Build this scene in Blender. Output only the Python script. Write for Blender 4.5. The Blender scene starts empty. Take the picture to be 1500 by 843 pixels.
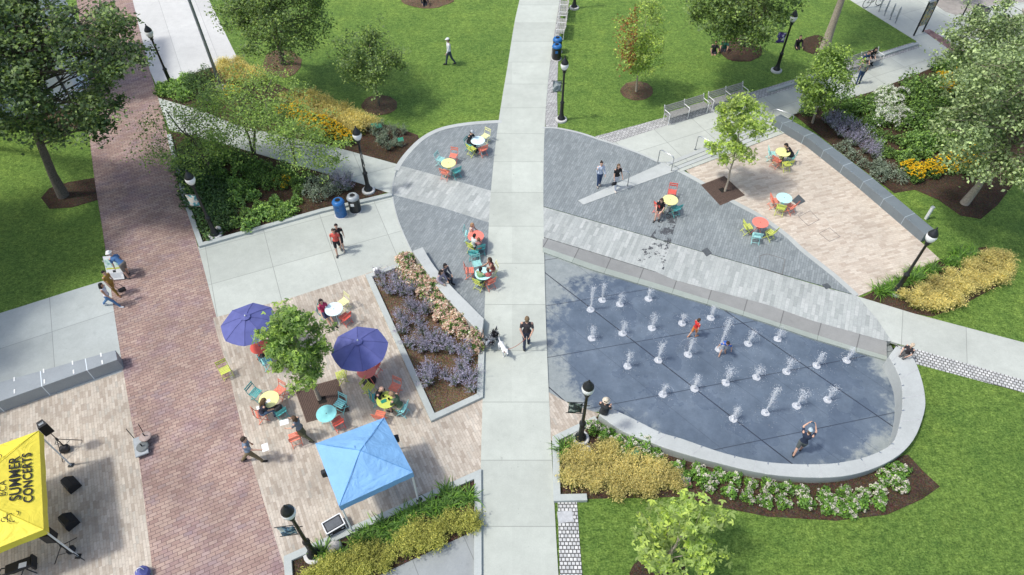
import bpy, math, random
import numpy as np
from mathutils import Vector, Matrix
random.seed(7); RNG = np.random.default_rng(7)
PI = math.pi; rad = math.radians
sc = bpy.context.scene
col = sc.collection
# ---------------------------------------------------------------- camera and picture geometry
CAMH, TILT, FOC = 22.0, rad(49), 1000.0
CT, ST = math.cos(TILT), math.sin(TILT)
def ray(px, py):
    dx, dy = (px-750)/FOC, (py-421.5)/FOC
    return Vector((dx, CT-dy*ST, -ST-dy*CT))
def G(px, py, z=0.0):
    d = ray(px, py); t = (z-CAMH)/d.z
    return Vector((d.x*t, d.y*t, z))
FK, FX0 = 0.02, 1.35                       # the fountain floor falls gently to the east
def F(px, py, dz=0.0):
    d = ray(px, py); t = (FK*FX0+dz-CAMH)/(d.z+FK*d.x)
    return Vector((d.x*t, d.y*t, CAMH+d.z*t))
def ang(p, q):
    a, b = G(*p), G(*q); return math.atan2(b.y-a.y, b.x-a.x)
def height(bx, by, ty):                    # height of an upright thing from its foot pixel and top row
    g = G(bx, by); lo, hi = 0.0, 9.0
    for _ in range(40):
        m = (lo+hi)/2
        rel = Vector((g.x, g.y, m-CAMH)); f = rel.y*CT-rel.z*ST; u = rel.y*ST+rel.z*CT
        y = 421.5-FOC*u/f
        if y > ty: lo = m
        else: hi = m
    return lo
# ---------------------------------------------------------------- object helpers
def tag(o, label=None, cat=None, group=None, kind=None):
    if label: o['label'] = label
    if cat: o['category'] = cat
    if group: o['group'] = group
    if kind: o['kind'] = kind
    return o
def empty(name, loc, rz=0.0, label=None, cat=None, group=None):
    o = bpy.data.objects.new(name, None); col.objects.link(o)
    o.location = loc; o.rotation_euler = (0, 0, rz); o.empty_display_size = 0.2
    return tag(o, label, cat, group)
def copy_tree(o, parent=None):
    c = o.copy(); col.objects.link(c)
    if parent is not None: c.parent = parent
    for ch in list(o.children): copy_tree(ch, c)
    return c
class MB:
    def __init__(s): s.v = []; s.f = []; s.m = []; s.mi = 0
    def add(s, vs, fs, mi=None):
        n = len(s.v); s.v.extend([tuple(p) for p in vs])
        for f in fs: s.f.append([i+n for i in f]); s.m.append(s.mi if mi is None else mi)
        return s
    def box(s, c, d, rz=0.0, mi=None, tilt=None):
        M = Matrix.Rotation(rz, 3, 'Z')
        if tilt is not None: M = M @ tilt
        vs = []
        for x in (-.5, .5):
            for y in (-.5, .5):
                for z in (-.5, .5): vs.append(Vector(c)+M @ Vector((x*d[0], y*d[1], z*d[2])))
        return s.add(vs, [(0,1,3,2),(4,6,7,5),(0,4,5,1),(2,3,7,6),(0,2,6,4),(1,5,7,3)], mi)
    def bbox(s, c, d, b=.01, rz=0.0, mi=None):           # box with chamfered edges
        x, y, z = d[0]/2, d[1]/2, d[2]/2; M = Matrix.Rotation(rz, 3, 'Z')
        def ring(xx, yy, zz, bb): return [(xx-bb,-yy,zz),(xx,-yy+bb,zz),(xx,yy-bb,zz),(xx-bb,yy,zz),(-xx+bb,yy,zz),(-xx,yy-bb,zz),(-xx,-yy+bb,zz),(-xx+bb,-yy,zz)]
        rs = ring(x-b,y-b,-z,b)+ring(x,y,-z+b,b)+ring(x,y,z-b,b)+ring(x-b,y-b,z,b)
        vs = [Vector(c)+M @ Vector(p) for p in rs]
        fs = [tuple(range(7,-1,-1)), tuple(range(24,32))]
        for k in range(3):
            for i in range(8): j = (i+1) % 8; fs.append((k*8+i, k*8+j, k*8+8+j, k*8+8+i))
        return s.add(vs, fs, mi)
    def tube(s, pts, r, n=8, cap=True, mi=None):
        pts = [Vector(p) for p in pts]; k = len(pts)
        rs = r if isinstance(r, (list, tuple)) else [r]*k
        vs = []; up = None
        for i, p in enumerate(pts):
            t = (pts[min(i+1, k-1)]-pts[max(i-1, 0)])
            if t.length < 1e-9: t = Vector((0,0,1))
            t.normalize()
            if up is None:
                up = Vector((0,0,1)) if abs(t.z) < .9 else Vector((1,0,0))
            a = t.cross(up).normalized(); b = a.cross(t).normalized(); up = b
            for j in range(n):
                w = 2*PI*j/n; vs.append(p+(a*math.cos(w)+b*math.sin(w))*rs[i])
        fs = []
        for i in range(k-1):
            for j in range(n):
                q = (j+1) % n; fs.append((i*n+j, i*n+q, (i+1)*n+q, (i+1)*n+j))
        if cap: fs.append(tuple(range(n-1,-1,-1))); fs.append(tuple(range((k-1)*n, k*n)))
        return s.add(vs, fs, mi)
    def lathe(s, prof, c=(0,0,0), n=16, mi=None, cap=True):
        vs = []
        for r, z in prof:
            for j in range(n):
                w = 2*PI*j/n; vs.append((c[0]+r*math.cos(w), c[1]+r*math.sin(w), c[2]+z))
        fs = []; k = len(prof)
        for i in range(k-1):
            for j in range(n):
                q = (j+1) % n; fs.append((i*n+j, i*n+q, (i+1)*n+q, (i+1)*n+j))
        if cap: fs.append(tuple(range(n-1,-1,-1))); fs.append(tuple(range((k-1)*n, k*n)))
        return s.add(vs, fs, mi)
    def prism(s, pts, z0, z1, mi=None):
        n = len(pts)
        a = sum(pts[i][0]*pts[(i+1)%n][1]-pts[(i+1)%n][0]*pts[i][1] for i in range(n))
        if a < 0: pts = pts[::-1]
        vs = [(p[0],p[1],z0) for p in pts]+[(p[0],p[1],z1) for p in pts]
        fs = [tuple(range(n,2*n))]
        for i in range(n): j = (i+1) % n; fs.append((i,j,n+j,n+i))
        return s.add(vs, fs, mi)
    def band(s, A, B, z1, z0, mi=None):                   # solid between two polylines
        n = len(A)
        vs = [(p[0],p[1],z1) for p in A]+[(p[0],p[1],z1) for p in B]+[(p[0],p[1],z0) for p in A]+[(p[0],p[1],z0) for p in B]
        fs = []
        for i in range(n-1):
            fs += [(i,i+1,n+i+1,n+i), (2*n+i+1,2*n+i,i,i+1)[::-1] if False else (i+1,i,2*n+i,2*n+i+1), (n+i,n+i+1,3*n+i+1,3*n+i)]
        fs += [(0,n,3*n,2*n), (2*n-1,n-1,3*n-1,4*n-1)]
        return s.add(vs, fs, mi)
    def ball(s, c, r, n=8, m=6, mi=None):
        rr = r if isinstance(r, (tuple, list)) else (r, r, r)
        vs = [(c[0],c[1],c[2]-rr[2])]
        for i in range(1, m):
            a = -PI/2+PI*i/m
            for j in range(n): w = 2*PI*j/n; vs.append((c[0]+rr[0]*math.cos(a)*math.cos(w), c[1]+rr[1]*math.cos(a)*math.sin(w), c[2]+rr[2]*math.sin(a)))
        vs.append((c[0],c[1],c[2]+rr[2])); e = len(vs)-1; fs = []
        for j in range(n):
            q = (j+1) % n; fs.append((0, 1+q, 1+j)); fs.append((e, e-n+j, e-n+q))
            for i in range(m-2): fs.append((1+i*n+j, 1+i*n+q, 1+(i+1)*n+q, 1+(i+1)*n+j))
        return s.add(vs, fs, mi)
    def build(s, name, mats, parent=None, smooth=False, loc=None, rz=0.0):
        me = bpy.data.meshes.new(name); me.from_pydata(s.v, [], s.f)
        mats = mats if isinstance(mats, (list, tuple)) else [mats]
        for m in mats: me.materials.append(m)
        if len(mats) > 1: me.polygons.foreach_set('material_index', s.m)
        import bmesh
        bm = bmesh.new(); bm.from_mesh(me); bmesh.ops.recalc_face_normals(bm, faces=bm.faces); bm.to_mesh(me); bm.free()
        if smooth: me.polygons.foreach_set('use_smooth', [True]*len(me.polygons))
        me.update()
        o = bpy.data.objects.new(name, me); col.objects.link(o)
        if parent is not None: o.parent = parent
        if loc is not None: o.location = loc
        if rz: o.rotation_euler = (0, 0, rz)
        return o
def np_mesh(name, V, Fc, mats, midx=None, parent=None):    # fast quad/tri mesh
    me = bpy.data.meshes.new(name); n = len(V); k = Fc.shape[1]
    me.vertices.add(n); me.vertices.foreach_set('co', np.asarray(V, np.float32).ravel())
    me.loops.add(Fc.size); me.loops.foreach_set('vertex_index', Fc.ravel().astype(np.int32))
    me.polygons.add(len(Fc)); me.polygons.foreach_set('loop_start', np.arange(0, Fc.size, k, dtype=np.int32))
    for m in (mats if isinstance(mats, (list, tuple)) else [mats]): me.materials.append(m)
    if midx is not None: me.polygons.foreach_set('material_index', np.asarray(midx, np.int32))
    me.update(calc_edges=True); me.validate()
    o = bpy.data.objects.new(name, me); col.objects.link(o)
    if parent is not None: o.parent = parent
    return o
# ---------------------------------------------------------------- materials
class NT:
    def __init__(s, name):
        s.m = bpy.data.materials.new(name); s.m.use_nodes = True; s.t = s.m.node_tree
        s.bsdf = s.t.nodes['Principled BSDF']; s.out = s.t.nodes['Material Output']
        s.pos = s.t.nodes.new('ShaderNodeNewGeometry').outputs['Position']
    def n(s, typ, ins=None, **kw):
        d = s.t.nodes.new(typ)
        for k, v in kw.items(): setattr(d, k, v)
        for k, v in (ins or {}).items(): s.link(v, d.inputs[k])
        return d
    def link(s, v, sock):
        if isinstance(v, bpy.types.NodeSocket): s.t.links.new(v, sock)
        elif v is not None:
            if sock.type == 'RGBA' and len(v) == 3: v = (*v, 1)
            sock.default_value = v
    def math(s, op, a, b=0.0, c=None):
        d = s.n('ShaderNodeMath', operation=op); s.link(a, d.inputs[0]); s.link(b, d.inputs[1])
        if c is not None: s.link(c, d.inputs[2])
        return d.outputs[0]
    def mix(s, f, a, b, mode='MIX'):
        d = s.n('ShaderNodeMix', data_type='RGBA', blend_type=mode)
        s.link(f, d.inputs[0]); s.link(a, d.inputs[6]); s.link(b, d.inputs[7]); return d.outputs[2]
    def ramp(s, f, stops, interp='LINEAR'):
        d = s.n('ShaderNodeValToRGB'); s.link(f, d.inputs[0]); r = d.color_ramp; r.interpolation = interp
        while len(r.elements) < len(stops): r.elements.new(.5)
        for e, (p, c) in zip(r.elements, stops):
            e.position = p; e.color = (*c, 1) if len(c) == 3 else c
        return d.outputs[0]
    def noise(s, scale, detail=4, rough=.55, vec=None, out='Fac'):
        d = s.n('ShaderNodeTexNoise'); d.inputs['Scale'].default_value = scale
        d.inputs['Detail'].default_value = detail; d.inputs['Roughness'].default_value = rough
        s.link(vec if vec is not None else s.pos, d.inputs['Vector']); return d.outputs[out]
    def xy(s, a=0.0):
        d = s.n('ShaderNodeSeparateXYZ', {0: s.pos}); x, y = d.outputs[0], d.outputs[1]
        if not a: return x, y
        c, q = math.cos(a), math.sin(a)
        X = s.math('ADD', s.math('MULTIPLY', x, c), s.math('MULTIPLY', y, q))
        Y = s.math('ADD', s.math('MULTIPLY', x, -q), s.math('MULTIPLY', y, c)); return X, Y
    def edge(s, f, w, m):                                  # 1 inside a joint of half-width m
        e = s.math('MULTIPLY', s.math('MINIMUM', f, s.math('SUBTRACT', 1.0, f)), w)
        return s.math('LESS_THAN', e, m)
    def lines(s, a, spacing, off, hw):                     # joints running along direction a
        X, Y = s.xy(a); f = s.math('FRACT', s.math('ADD', s.math('DIVIDE', Y, spacing), off))
        return s.edge(f, spacing, hw)
    def pavers(s, a, w, h, mort=.005, rand=False):
        X, Y = s.xy(a); v = s.math('DIVIDE', Y, h); row = s.math('FLOOR', v)
        if rand:
            wn = s.n('ShaderNodeTexWhiteNoise', noise_dimensions='1D'); s.link(row, wn.inputs['W']); off = wn.outputs[0]
        else: off = s.math('FRACT', s.math('MULTIPLY', row, .5))
        u = s.math('ADD', s.math('DIVIDE', X, w), off); cl = s.math('FLOOR', u)
        cmb = s.n('ShaderNodeCombineXYZ', {0: cl, 1: row}); wn = s.n('ShaderNodeTexWhiteNoise', noise_dimensions='3D'); s.link(cmb.outputs[0], wn.inputs['Vector'])
        j = s.math('MAXIMUM', s.edge(s.math('FRACT', u), w, mort), s.edge(s.math('FRACT', v), h, mort))
        return wn.outputs[0], j
    def bump(s, h, strength=.3, dist=.02):
        d = s.n('ShaderNodeBump', {'Height': h}); d.inputs['Strength'].default_value = strength; d.inputs['Distance'].default_value = dist
        s.t.links.new(d.outputs[0], s.bsdf.inputs['Normal'])
    def done(s, color, rough=.8, spec=.3, metal=0.0):
        s.link(color, s.bsdf.inputs['Base Color']); s.link(rough, s.bsdf.inputs['Roughness'])
        s.bsdf.inputs['Specular IOR Level'].default_value = spec; s.bsdf.inputs['Metallic'].default_value = metal
        return s.m
def plain(name, c, rough=.6, metal=0.0, var=.18, scale=9.0, spec=.4):
    t = NT(name); f = t.noise(scale, 5)
    lo = tuple(x*(1-var) for x in c); hi = tuple(min(1, x*(1+var)) for x in c)
    return t.done(t.ramp(f, [(.3, lo), (.7, hi)]), rough, spec, metal)
def paver_mat(name, a, w, h, stops, mortar, mort=.005, rand=False, big=.25, stain=None):
    t = NT(name); r, j = t.pavers(a, w, h, mort, rand)
    c = t.ramp(r, stops)
    n1 = t.noise(.55, 5, .6); n2 = t.noise(14, 3)
    c = t.mix(1.0, c, t.ramp(n1, [(.3, (1-big,)*3), (.7, (1+big*.35,)*3)]), 'MULTIPLY')
    c = t.mix(1.0, c, t.ramp(n2, [(.25, (.86,)*3), (.75, (1.08,)*3)]), 'MULTIPLY')
    if stain is not None: c = stain(t, c)
    c = t.mix(j, c, mortar)
    t.bump(t.math('SUBTRACT', 1.0, j), .25, .004)
    return t.done(c, .85, .25)
def leaf_mat(name, c, var=.35, trans=.35, tint=(1.25, 1.15, .7), rough=.55, spec=.35):
    t = NT(name)
    g = t.n('ShaderNodeNewGeometry'); r = g.outputs['Random Per Island']
    lo = tuple(x*(1-var) for x in c); hi = tuple(min(1, x*(1+var)*k) for x, k in zip(c, tint))
    c1 = t.ramp(r, [(0, lo), (.55, c), (1, hi)])
    n1 = t.noise(.9, 3); c1 = t.mix(1.0, c1, t.ramp(n1, [(.3, (.75,)*3), (.7, (1.2,)*3)]), 'MULTIPLY')
    t.done(c1, rough, spec)
    tr = t.n('ShaderNodeBsdfTranslucent'); t.link(t.mix(1.0, c1, (1.2, 1.3, .6), 'MULTIPLY'), tr.inputs[0])
    mx = t.n('ShaderNodeMixShader'); mx.inputs[0].default_value = trans
    t.t.links.new(t.bsdf.outputs[0], mx.inputs[1]); t.t.links.new(tr.outputs[0], mx.inputs[2]); t.t.links.new(mx.outputs[0], t.out.inputs[0])
    return t.m
A_PROM = ang((222, 843), (132, 211))         # along the brick promenade
A_BAND = ang((587, 243), (1255, 435))        # along the pale band through the oval plaza
A_RPAT = ang((1180, 330), (1290, 305))
A_WALK = rad(90)
def concrete(name, c, a, sx, sy, ox=0.0, oy=0.0, hw=.012, rough=.85, joint=.55):
    t = NT(name); n1 = t.noise(.35, 6, .65); n2 = t.noise(22, 3); n3 = t.noise(2.4, 6, .7)
    k = t.ramp(n1, [(.3, tuple(x*.88 for x in c)), (.7, tuple(x*1.06 for x in c))])
    k = t.mix(1.0, k, t.ramp(n2, [(.2, (.92,)*3), (.8, (1.05,)*3)]), 'MULTIPLY')
    k = t.mix(1.0, k, t.ramp(n3, [(.3, (.93,)*3), (.65, (1.03,)*3)]), 'MULTIPLY')
    X_, Y_ = t.xy(a); u_ = t.math('FLOOR', t.math('ADD', t.math('DIVIDE', Y_, sx), ox)); v_ = t.math('FLOOR', t.math('ADD', t.math('DIVIDE', X_, -(sy or 60)), oy))
    cb = t.n('ShaderNodeCombineXYZ', {0: u_, 1: v_}); wn = t.n('ShaderNodeTexWhiteNoise', noise_dimensions='3D'); t.link(cb.outputs[0], wn.inputs['Vector'])
    k = t.mix(1.0, k, t.ramp(wn.outputs[0], [(0, (.91,)*3), (1, (1.05,)*3)]), 'MULTIPLY')
    sn = t.noise(1.3, 7, .78); k = t.mix(t.ramp(sn, [(.58, (0,0,0)), (.72, (.42,)*3)]), k, tuple(x*.62 for x in c))
    sp_ = t.noise(7.0, 2, .5); k = t.mix(t.ramp(sp_, [(.735, (0,0,0)), (.76, (.45,)*3)]), k, tuple(x*.55 for x in c))
    j = t.lines(a, sx, ox, hw)
    if sy: j = t.math('MAXIMUM', j, t.lines(a+PI/2, sy, oy, hw))
    k = t.mix(j, k, tuple(x*joint for x in c))
    t.bump(n2, .08, .01)
    return t.done(k, rough, .3)
def grass_mat():
    t = NT('lawn_grass')
    n1 = t.noise(.22, 4, .6); n2 = t.noise(1.2, 5, .65); n3 = t.noise(4.6, 7, .82); n4 = t.noise(40, 3, .7)
    st = t.n('ShaderNodeMapping'); st.inputs['Scale'].default_value = (9, 26, 9); st.inputs['Rotation'].default_value = (0, 0, rad(35)); t.link(t.pos, st.inputs['Vector'])
    n5 = t.noise(1.0, 4, .7, st.outputs[0])
    st2 = t.n('ShaderNodeMapping'); st2.inputs['Scale'].default_value = (5, 13, 5); st2.inputs['Rotation'].default_value = (0, 0, rad(-25)); t.link(t.pos, st2.inputs['Vector'])
    n6 = t.noise(1.0, 5, .75, st2.outputs[0])
    c = t.ramp(t.math('ADD', t.math('MULTIPLY', n5, .5), t.math('MULTIPLY', n6, .5)), [(.32, (.098, .190, .033)), (.5, (.195, .340, .068)), (.68, (.295, .455, .130))])
    c = t.mix(1.0, c, t.ramp(n1, [(.3, (.84, .86, .82)), (.7, (1.16, 1.08, 1.0))]), 'MULTIPLY')
    c = t.mix(1.0, c, t.ramp(n2, [(.3, (.76, .82, .8)), (.7, (1.2, 1.12, 1.1))]), 'MULTIPLY')
    c = t.mix(1.0, c, t.ramp(n3, [(.33, (.40, .47, .38)), (.5, (.98, 1.0, .98)), (.67, (1.60, 1.45, 1.5))]), 'MULTIPLY')
    n8 = t.noise(15, 3, .7); c = t.mix(1.0, c, t.ramp(n8, [(.34, (.50, .56, .45)), (.5, (1,1,1)), (.66, (1.45, 1.35, 1.4))]), 'MULTIPLY')
    n7 = t.noise(.5, 5, .7); c = t.mix(t.ramp(n7, [(.52, (0,0,0)), (.75, (.45,)*3)]), c, t.mix(1.0, c, (1.32, 1.12, 1.0), 'MULTIPLY'))
    h = t.math('ADD', t.math('MULTIPLY', n4, .6), t.math('ADD', t.math('MULTIPLY', n3, 1.3), n5))
    t.bump(h, 1.0, .10)
    return t.done(c, .75, .2)
def mulch_mat(name, c):
    t = NT(name); n1 = t.noise(.9, 4); n2 = t.noise(18, 4, .75); v = t.n('ShaderNodeTexVoronoi'); v.inputs['Scale'].default_value = 26; t.link(t.pos, v.inputs['Vector'])
    k = t.ramp(n2, [(.3, tuple(x*.4 for x in c)), (.55, c), (.75, tuple(x*2.1 for x in c))])
    k = t.mix(1.0, k, t.ramp(n1, [(.3, (.7,)*3), (.7, (1.2,)*3)]), 'MULTIPLY')
    k = t.mix(.35, k, v.outputs['Color'], 'SOFT_LIGHT')
    t.bump(t.math('ADD', n2, v.outputs['Distance']), .8, .04); return t.done(k, .95, .1)
M = {}
M['lawn'] = grass_mat()
M['soil'] = plain('bare_earth', (.12, .10, .06), .95)
M['mulch'] = mulch_mat('bark_mulch', (.088, .060, .040))
M['mulch_pale'] = mulch_mat('dry_bark_mulch', (.17, .12, .075))
M['walk'] = concrete('main_walk_concrete', (.485, .515, .455), 0, 2.35, 0, .28, 0, .012)
M['conc'] = concrete('walk_concrete', (.475, .505, .455), ang((316, 466), (531, 403)), 2.3, 2.6, .1, .3)
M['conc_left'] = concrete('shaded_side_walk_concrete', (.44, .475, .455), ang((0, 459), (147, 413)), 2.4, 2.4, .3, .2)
M['conc_top'] = concrete('pale_plaza_concrete', (.62, .62, .59), A_PROM, 2.2, 0, .3, 0)
M['conc_ne'] = concrete('east_walk_concrete', (.47, .495, .445), ang((980, 181), (1347, 68)), 2.4, 2.4, .5, .3)
M['conc_e'] = concrete('lower_east_walk_concrete', (.47, .495, .445), ang((1262, 436), (1500, 502)), 30, 2.4, .5, .4)
M['conc_slab'] = concrete('blue_grey_slab', (.33, .355, .355), ang((555, 842), (697, 775)), 1.75, 1.75, .0, .3)
def purple(t, c):                                          # bluish weathered patches in the old brick
    n = t.noise(.9, 4, .6); k = t.ramp(n, [(.48, (0,0,0)), (.66, (.75,)*3)])
    return t.mix(k, c, t.mix(1.0, c, (.82, .82, 1.02), 'MULTIPLY'))
M['brick'] = paver_mat('rose_brick', A_PROM+PI/2, .27, .13, [(0, (.33, .225, .19)), (.3, (.375, .262, .218)), (.6, (.41, .295, .243)), (.85, (.45, .335, .275)), (1, (.335, .25, .225))], (.12, .08, .075), 0.0075, big=.26, stain=purple)
TAN = [(0, (.41, .35, .28)), (.3, (.49, .43, .35)), (.6, (.54, .48, .395)), (.85, (.59, .53, .44)), (1, (.42, .39, .33))]
M['tan'] = paver_mat('tan_paver', A_PROM, .30, .095, TAN, (.30, .25, .21), .004, True, .30)
RTAN = [(0, (.46, .385, .31)), (.3, (.53, .455, .37)), (.6, (.57, .50, .41)), (1, (.61, .545, .455))]
M['rtan'] = paver_mat('sandy_paver', A_RPAT, .34, .11, RTAN, (.40, .34, .29), .004, True, .16)
BLU = [(0, (.212, .24, .243)), (.35, (.238, .267, .27)), (.7, (.262, .292, .293)), (1, (.292, .322, .322))]
M['blue'] = paver_mat('blue_grey_paver', A_BAND+PI/2, .34, .105, BLU, (.14, .155, .175), .005, True, .14)
def spill(t, c):                                           # dark drips of water trailing over the band
    X, Y = t.xy(); n = t.noise(2.6, 4, .75)
    p0, p1 = G(985, 315), G(945, 400); d = (p1-p0).normalized()
    rx = t.math('SUBTRACT', X, p0.x); ry = t.math('SUBTRACT', Y, p0.y)
    al = t.math('ADD', t.math('MULTIPLY', rx, d.x), t.math('MULTIPLY', ry, d.y))
    ac = t.math('ABSOLUTE', t.math('ADD', t.math('MULTIPLY', rx, -d.y), t.math('MULTIPLY', ry, d.x)))
    wid = t.math('ADD', .25, t.math('MULTIPLY', al, .12))
    inside = t.math('MULTIPLY', t.math('LESS_THAN', t.math('ABSOLUTE', t.math('SUBTRACT', al, 1.7)), 1.9), t.math('LESS_THAN', ac, wid))
    thr = t.math('ADD', .47, t.math('MULTIPLY', al, .033))
    s = t.math('MULTIPLY', inside, t.math('GREATER_THAN', n, thr))
    return t.mix(s, c, (.075, .08, .085))
BLU2 = BLU
M['blue_e'] = paver_mat('blue_grey_paver_with_drips', A_BAND+PI/2, .34, .105, BLU, (.12, .135, .15), .005, True, .14, spill)
BND = [(0, (.33, .355, .335)), (.3, (.385, .41, .39)), (.65, (.42, .445, .42)), (1, (.48, .50, .475))]
M['band'] = paver_mat('pale_granite_paver', A_BAND+PI/2, .60, .15, BND, (.27, .275, .28), .004, True, .12, spill)
M['cobble'] = paver_mat('granite_sett', ang((1340, 512), (1500, 558)), .135, .135, [(0, (.42, .43, .42)), (1, (.66, .66, .63))], (.12, .12, .11), .017, False, .12)
M['cobble_ne'] = paver_mat('granite_sett_east', ang((890, 210), (980, 181)), .22, .11, [(0, (.38, .38, .37)), (1, (.56, .56, .54))], (.12, .12, .115), .012, False, .12)
M['cobble_s'] = paver_mat('granite_sett_south', 0, .125, .125, [(0, (.45, .46, .45)), (1, (.66, .66, .63))], (.09, .09, .085), .016, False, .12)
M['granite'] = concrete('pale_granite', (.46, .485, .465), A_BAND, 80, 0, 0, 0, 0)
M['kerb'] = concrete('granite_kerb', (.44, .475, .45), A_BAND, 80, 0, 0, 0, 0)
M['dark_granite'] = concrete('dark_polished_granite', (.17, .20, .215), ang((1177, 211), (1345, 350)), 80, 1.35, 0, .2, .012, .45, 2.2)
M['grey_granite'] = concrete('grey_granite_block', (.30, .33, .345), ang((0, 585), (178, 520)), 80, 1.55, 0, .33, .014, .5, 2.3)
def wet_mat():
    t = NT('wet_slate_concrete')
    X, Y = t.xy()
    c0 = F(1050, 530)
    n = t.noise(.55, 6, .68); nf = t.noise(3.2, 6, .75); n2 = t.noise(20, 3)
    ax = F(800, 430); bx = F(1300, 590); L = (bx-ax); a = math.atan2(L.y, L.x)
    Xr, Yr = t.xy(a); c, s = math.cos(a), math.sin(a)
    cx, cy = c0.x*c+c0.y*s, -c0.x*s+c0.y*c
    e = t.math('SQRT', t.math('ADD', t.math('POWER', t.math('DIVIDE', t.math('SUBTRACT', Xr, cx), 6.55), 2.0), t.math('POWER', t.math('DIVIDE', t.math('SUBTRACT', Yr, cy), 4.15), 2.0)))
    k = t.math('ADD', e, t.math('ADD', t.math('MULTIPLY', t.math('SUBTRACT', n, .5), .75), t.math('MULTIPLY', t.math('SUBTRACT', nf, .5), .45)))
    wet = t.ramp(k, [(.955, (1,1,1)), (1.0, (0,0,0))])
    mp = t.n('ShaderNodeMapRange'); t.link(k, mp.inputs[0]); mp.inputs[1].default_value = .97; mp.inputs[2].default_value = 1.10; mp.inputs[3].default_value = 1.0; mp.inputs[4].default_value = 0.0
    w = mp.outputs[0]
    wetc = t.ramp(n, [(.30, (.082, .110, .146)), (.5, (.113, .147, .188)), (.70, (.155, .195, .240))])
    wetc = t.mix(1.0, wetc, t.ramp(nf, [(.3, (.86,)*3), (.7, (1.12,)*3)]), 'MULTIPLY')
    dry = t.ramp(nf, [(.3, (.205, .235, .235)), (.7, (.29, .32, .315))])
    cc = t.mix(w, dry, wetc)
    cc = t.mix(1.0, cc, t.ramp(n2, [(.2, (.92,)*3), (.8, (1.06,)*3)]), 'MULTIPLY')
    def gl(p, q): g, h = F(*p), F(*q); return math.atan2(h.y-g.y, h.x-g.x)
    a1 = gl((827, 422), (1100, 633)); a2 = gl((894, 593), (1125, 549))
    def off(a, p, sp): g = F(*p); return (-((-g.x*math.sin(a)+g.y*math.cos(a))/sp)) % 1.0
    d1 = t.lines(a1, 4.05, off(a1, (827, 422), 4.05), .022); d2 = t.lines(a1, 1.35, off(a1, (827, 422), 1.35), .009)
    d3 = t.lines(a2, 2.55, off(a2, (894, 593), 2.55), .016)
    j = t.math('MAXIMUM', d1, t.math('MAXIMUM', t.math('MULTIPLY', d2, .45), t.math('MULTIPLY', d3, .8)))
    cc = t.mix(j, cc, (.028, .033, .045))
    pn = t.noise(.45, 7, .55); pud = t.ramp(pn, [(.535, (0,0,0)), (.55, (1,1,1))])
    cc = t.mix(t.math('MULTIPLY', pud, t.math('MULTIPLY', w, .16)), cc, (.06, .078, .12))
    rough = t.math('SUBTRACT', t.math('SUBTRACT', .85, t.math('MULTIPLY', w, .45)), t.math('MULTIPLY', pud, t.math('MULTIPLY', w, .24)))
    t.bump(nf, .05, .01)
    return t.done(cc, rough, .5)
M['wet'] = wet_mat()
M['black'] = plain('black_painted_metal', (.018, .020, .021), .38, .0, .2)
M['black_plastic'] = plain('black_plastic', (.016, .016, .018), .55)
M['black_mesh'] = plain('black_speaker_grille', (.008, .008, .009), .7)
M['globe'] = plain('frosted_white_glass', (.82, .83, .80), .3, 0, .05)
M['footing'] = concrete('lamp_footing_concrete', (.62, .62, .59), 0, 50, 0, 0, 0, 0)
M['steel'] = plain('brushed_steel', (.55, .57, .58), .3, .9, .1)
M['galv'] = plain('grey_painted_steel', (.34, .37, .38), .45, .2, .12)
M['grey_wood'] = plain('weathered_wood_slat', (.30, .30, .28), .75, 0, .25, 14)
M['white'] = plain('white_paint', (.74, .75, .73), .5, 0, .06)
M['paper'] = plain('white_paper', (.82, .82, .80), .7, 0, .04)
M['rust'] = plain('rust_brown_grate', (.105, .068, .052), .8, 0, .35, 30)
M['hole'] = plain('dark_soil', (.014, .012, .010), .95)
M['rock'] = plain('pale_boulder', (.50, .48, .43), .9, 0, .3, 5)
CH = {'coral': (.78, .22, .14), 'lime': (.58, .64, .12), 'teal': (.08, .38, .37), 'aqua': (.34, .68, .64), 'yellow': (.83, .80, .27), 'salmon': (.83, .22, .165), 'cyan': (.50, .82, .80), 'pale': (.66, .85, .86), 'lemon': (.80, .79, .33), 'red': (.74, .12, .085), 'cream': (.80, .80, .40), 'turq': (.27, .66, .65)}
for k, c in CH.items(): M['ch_'+k] = plain('powder_coat_'+k, c, .42, 0, .06)
M['umb'] = plain('indigo_umbrella_canvas', (.105, .118, .315), .8, 0, .12, 3)
M['umb_seam'] = plain('indigo_seam', (.085, .09, .25), .8)
M['tent_blue'] = plain('sky_blue_canopy_cloth', (.20, .405, .66), .7, 0, .08, 2.2)
def crease(m, s=1.6):
    nt_ = m.node_tree; b_ = nt_.nodes['Principled BSDF']; g_ = nt_.nodes.new('ShaderNodeNewGeometry'); v_ = nt_.nodes.new('ShaderNodeTexNoise'); v_.inputs['Scale'].default_value = s; v_.inputs['Detail'].default_value = 3; v_.inputs['Distortion'].default_value = 1.6
    nt_.links.new(g_.outputs['Position'], v_.inputs['Vector']); d_ = nt_.nodes.new('ShaderNodeBump'); d_.inputs['Strength'].default_value = .55; d_.inputs['Distance'].default_value = .12; nt_.links.new(v_.outputs['Fac'], d_.inputs['Height']); nt_.links.new(d_.outputs[0], b_.inputs['Normal'])
M['tent_yellow'] = plain('yellow_canopy_cloth', (.80, .67, .07), .65, 0, .06, 2.2)
crease(M['tent_yellow']); crease(M['tent_blue'])
M['tent_seam_blue'] = plain('blue_canopy_seam', (.12, .31, .58), .8); M['tent_seam_yellow'] = plain('yellow_canopy_seam', (.62, .52, .03), .8)
M['ink'] = plain('black_print', (.025, .025, .022), .7)
M['bin_blue'] = plain('blue_recycling_plastic', (.022, .13, .36), .4)
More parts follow.
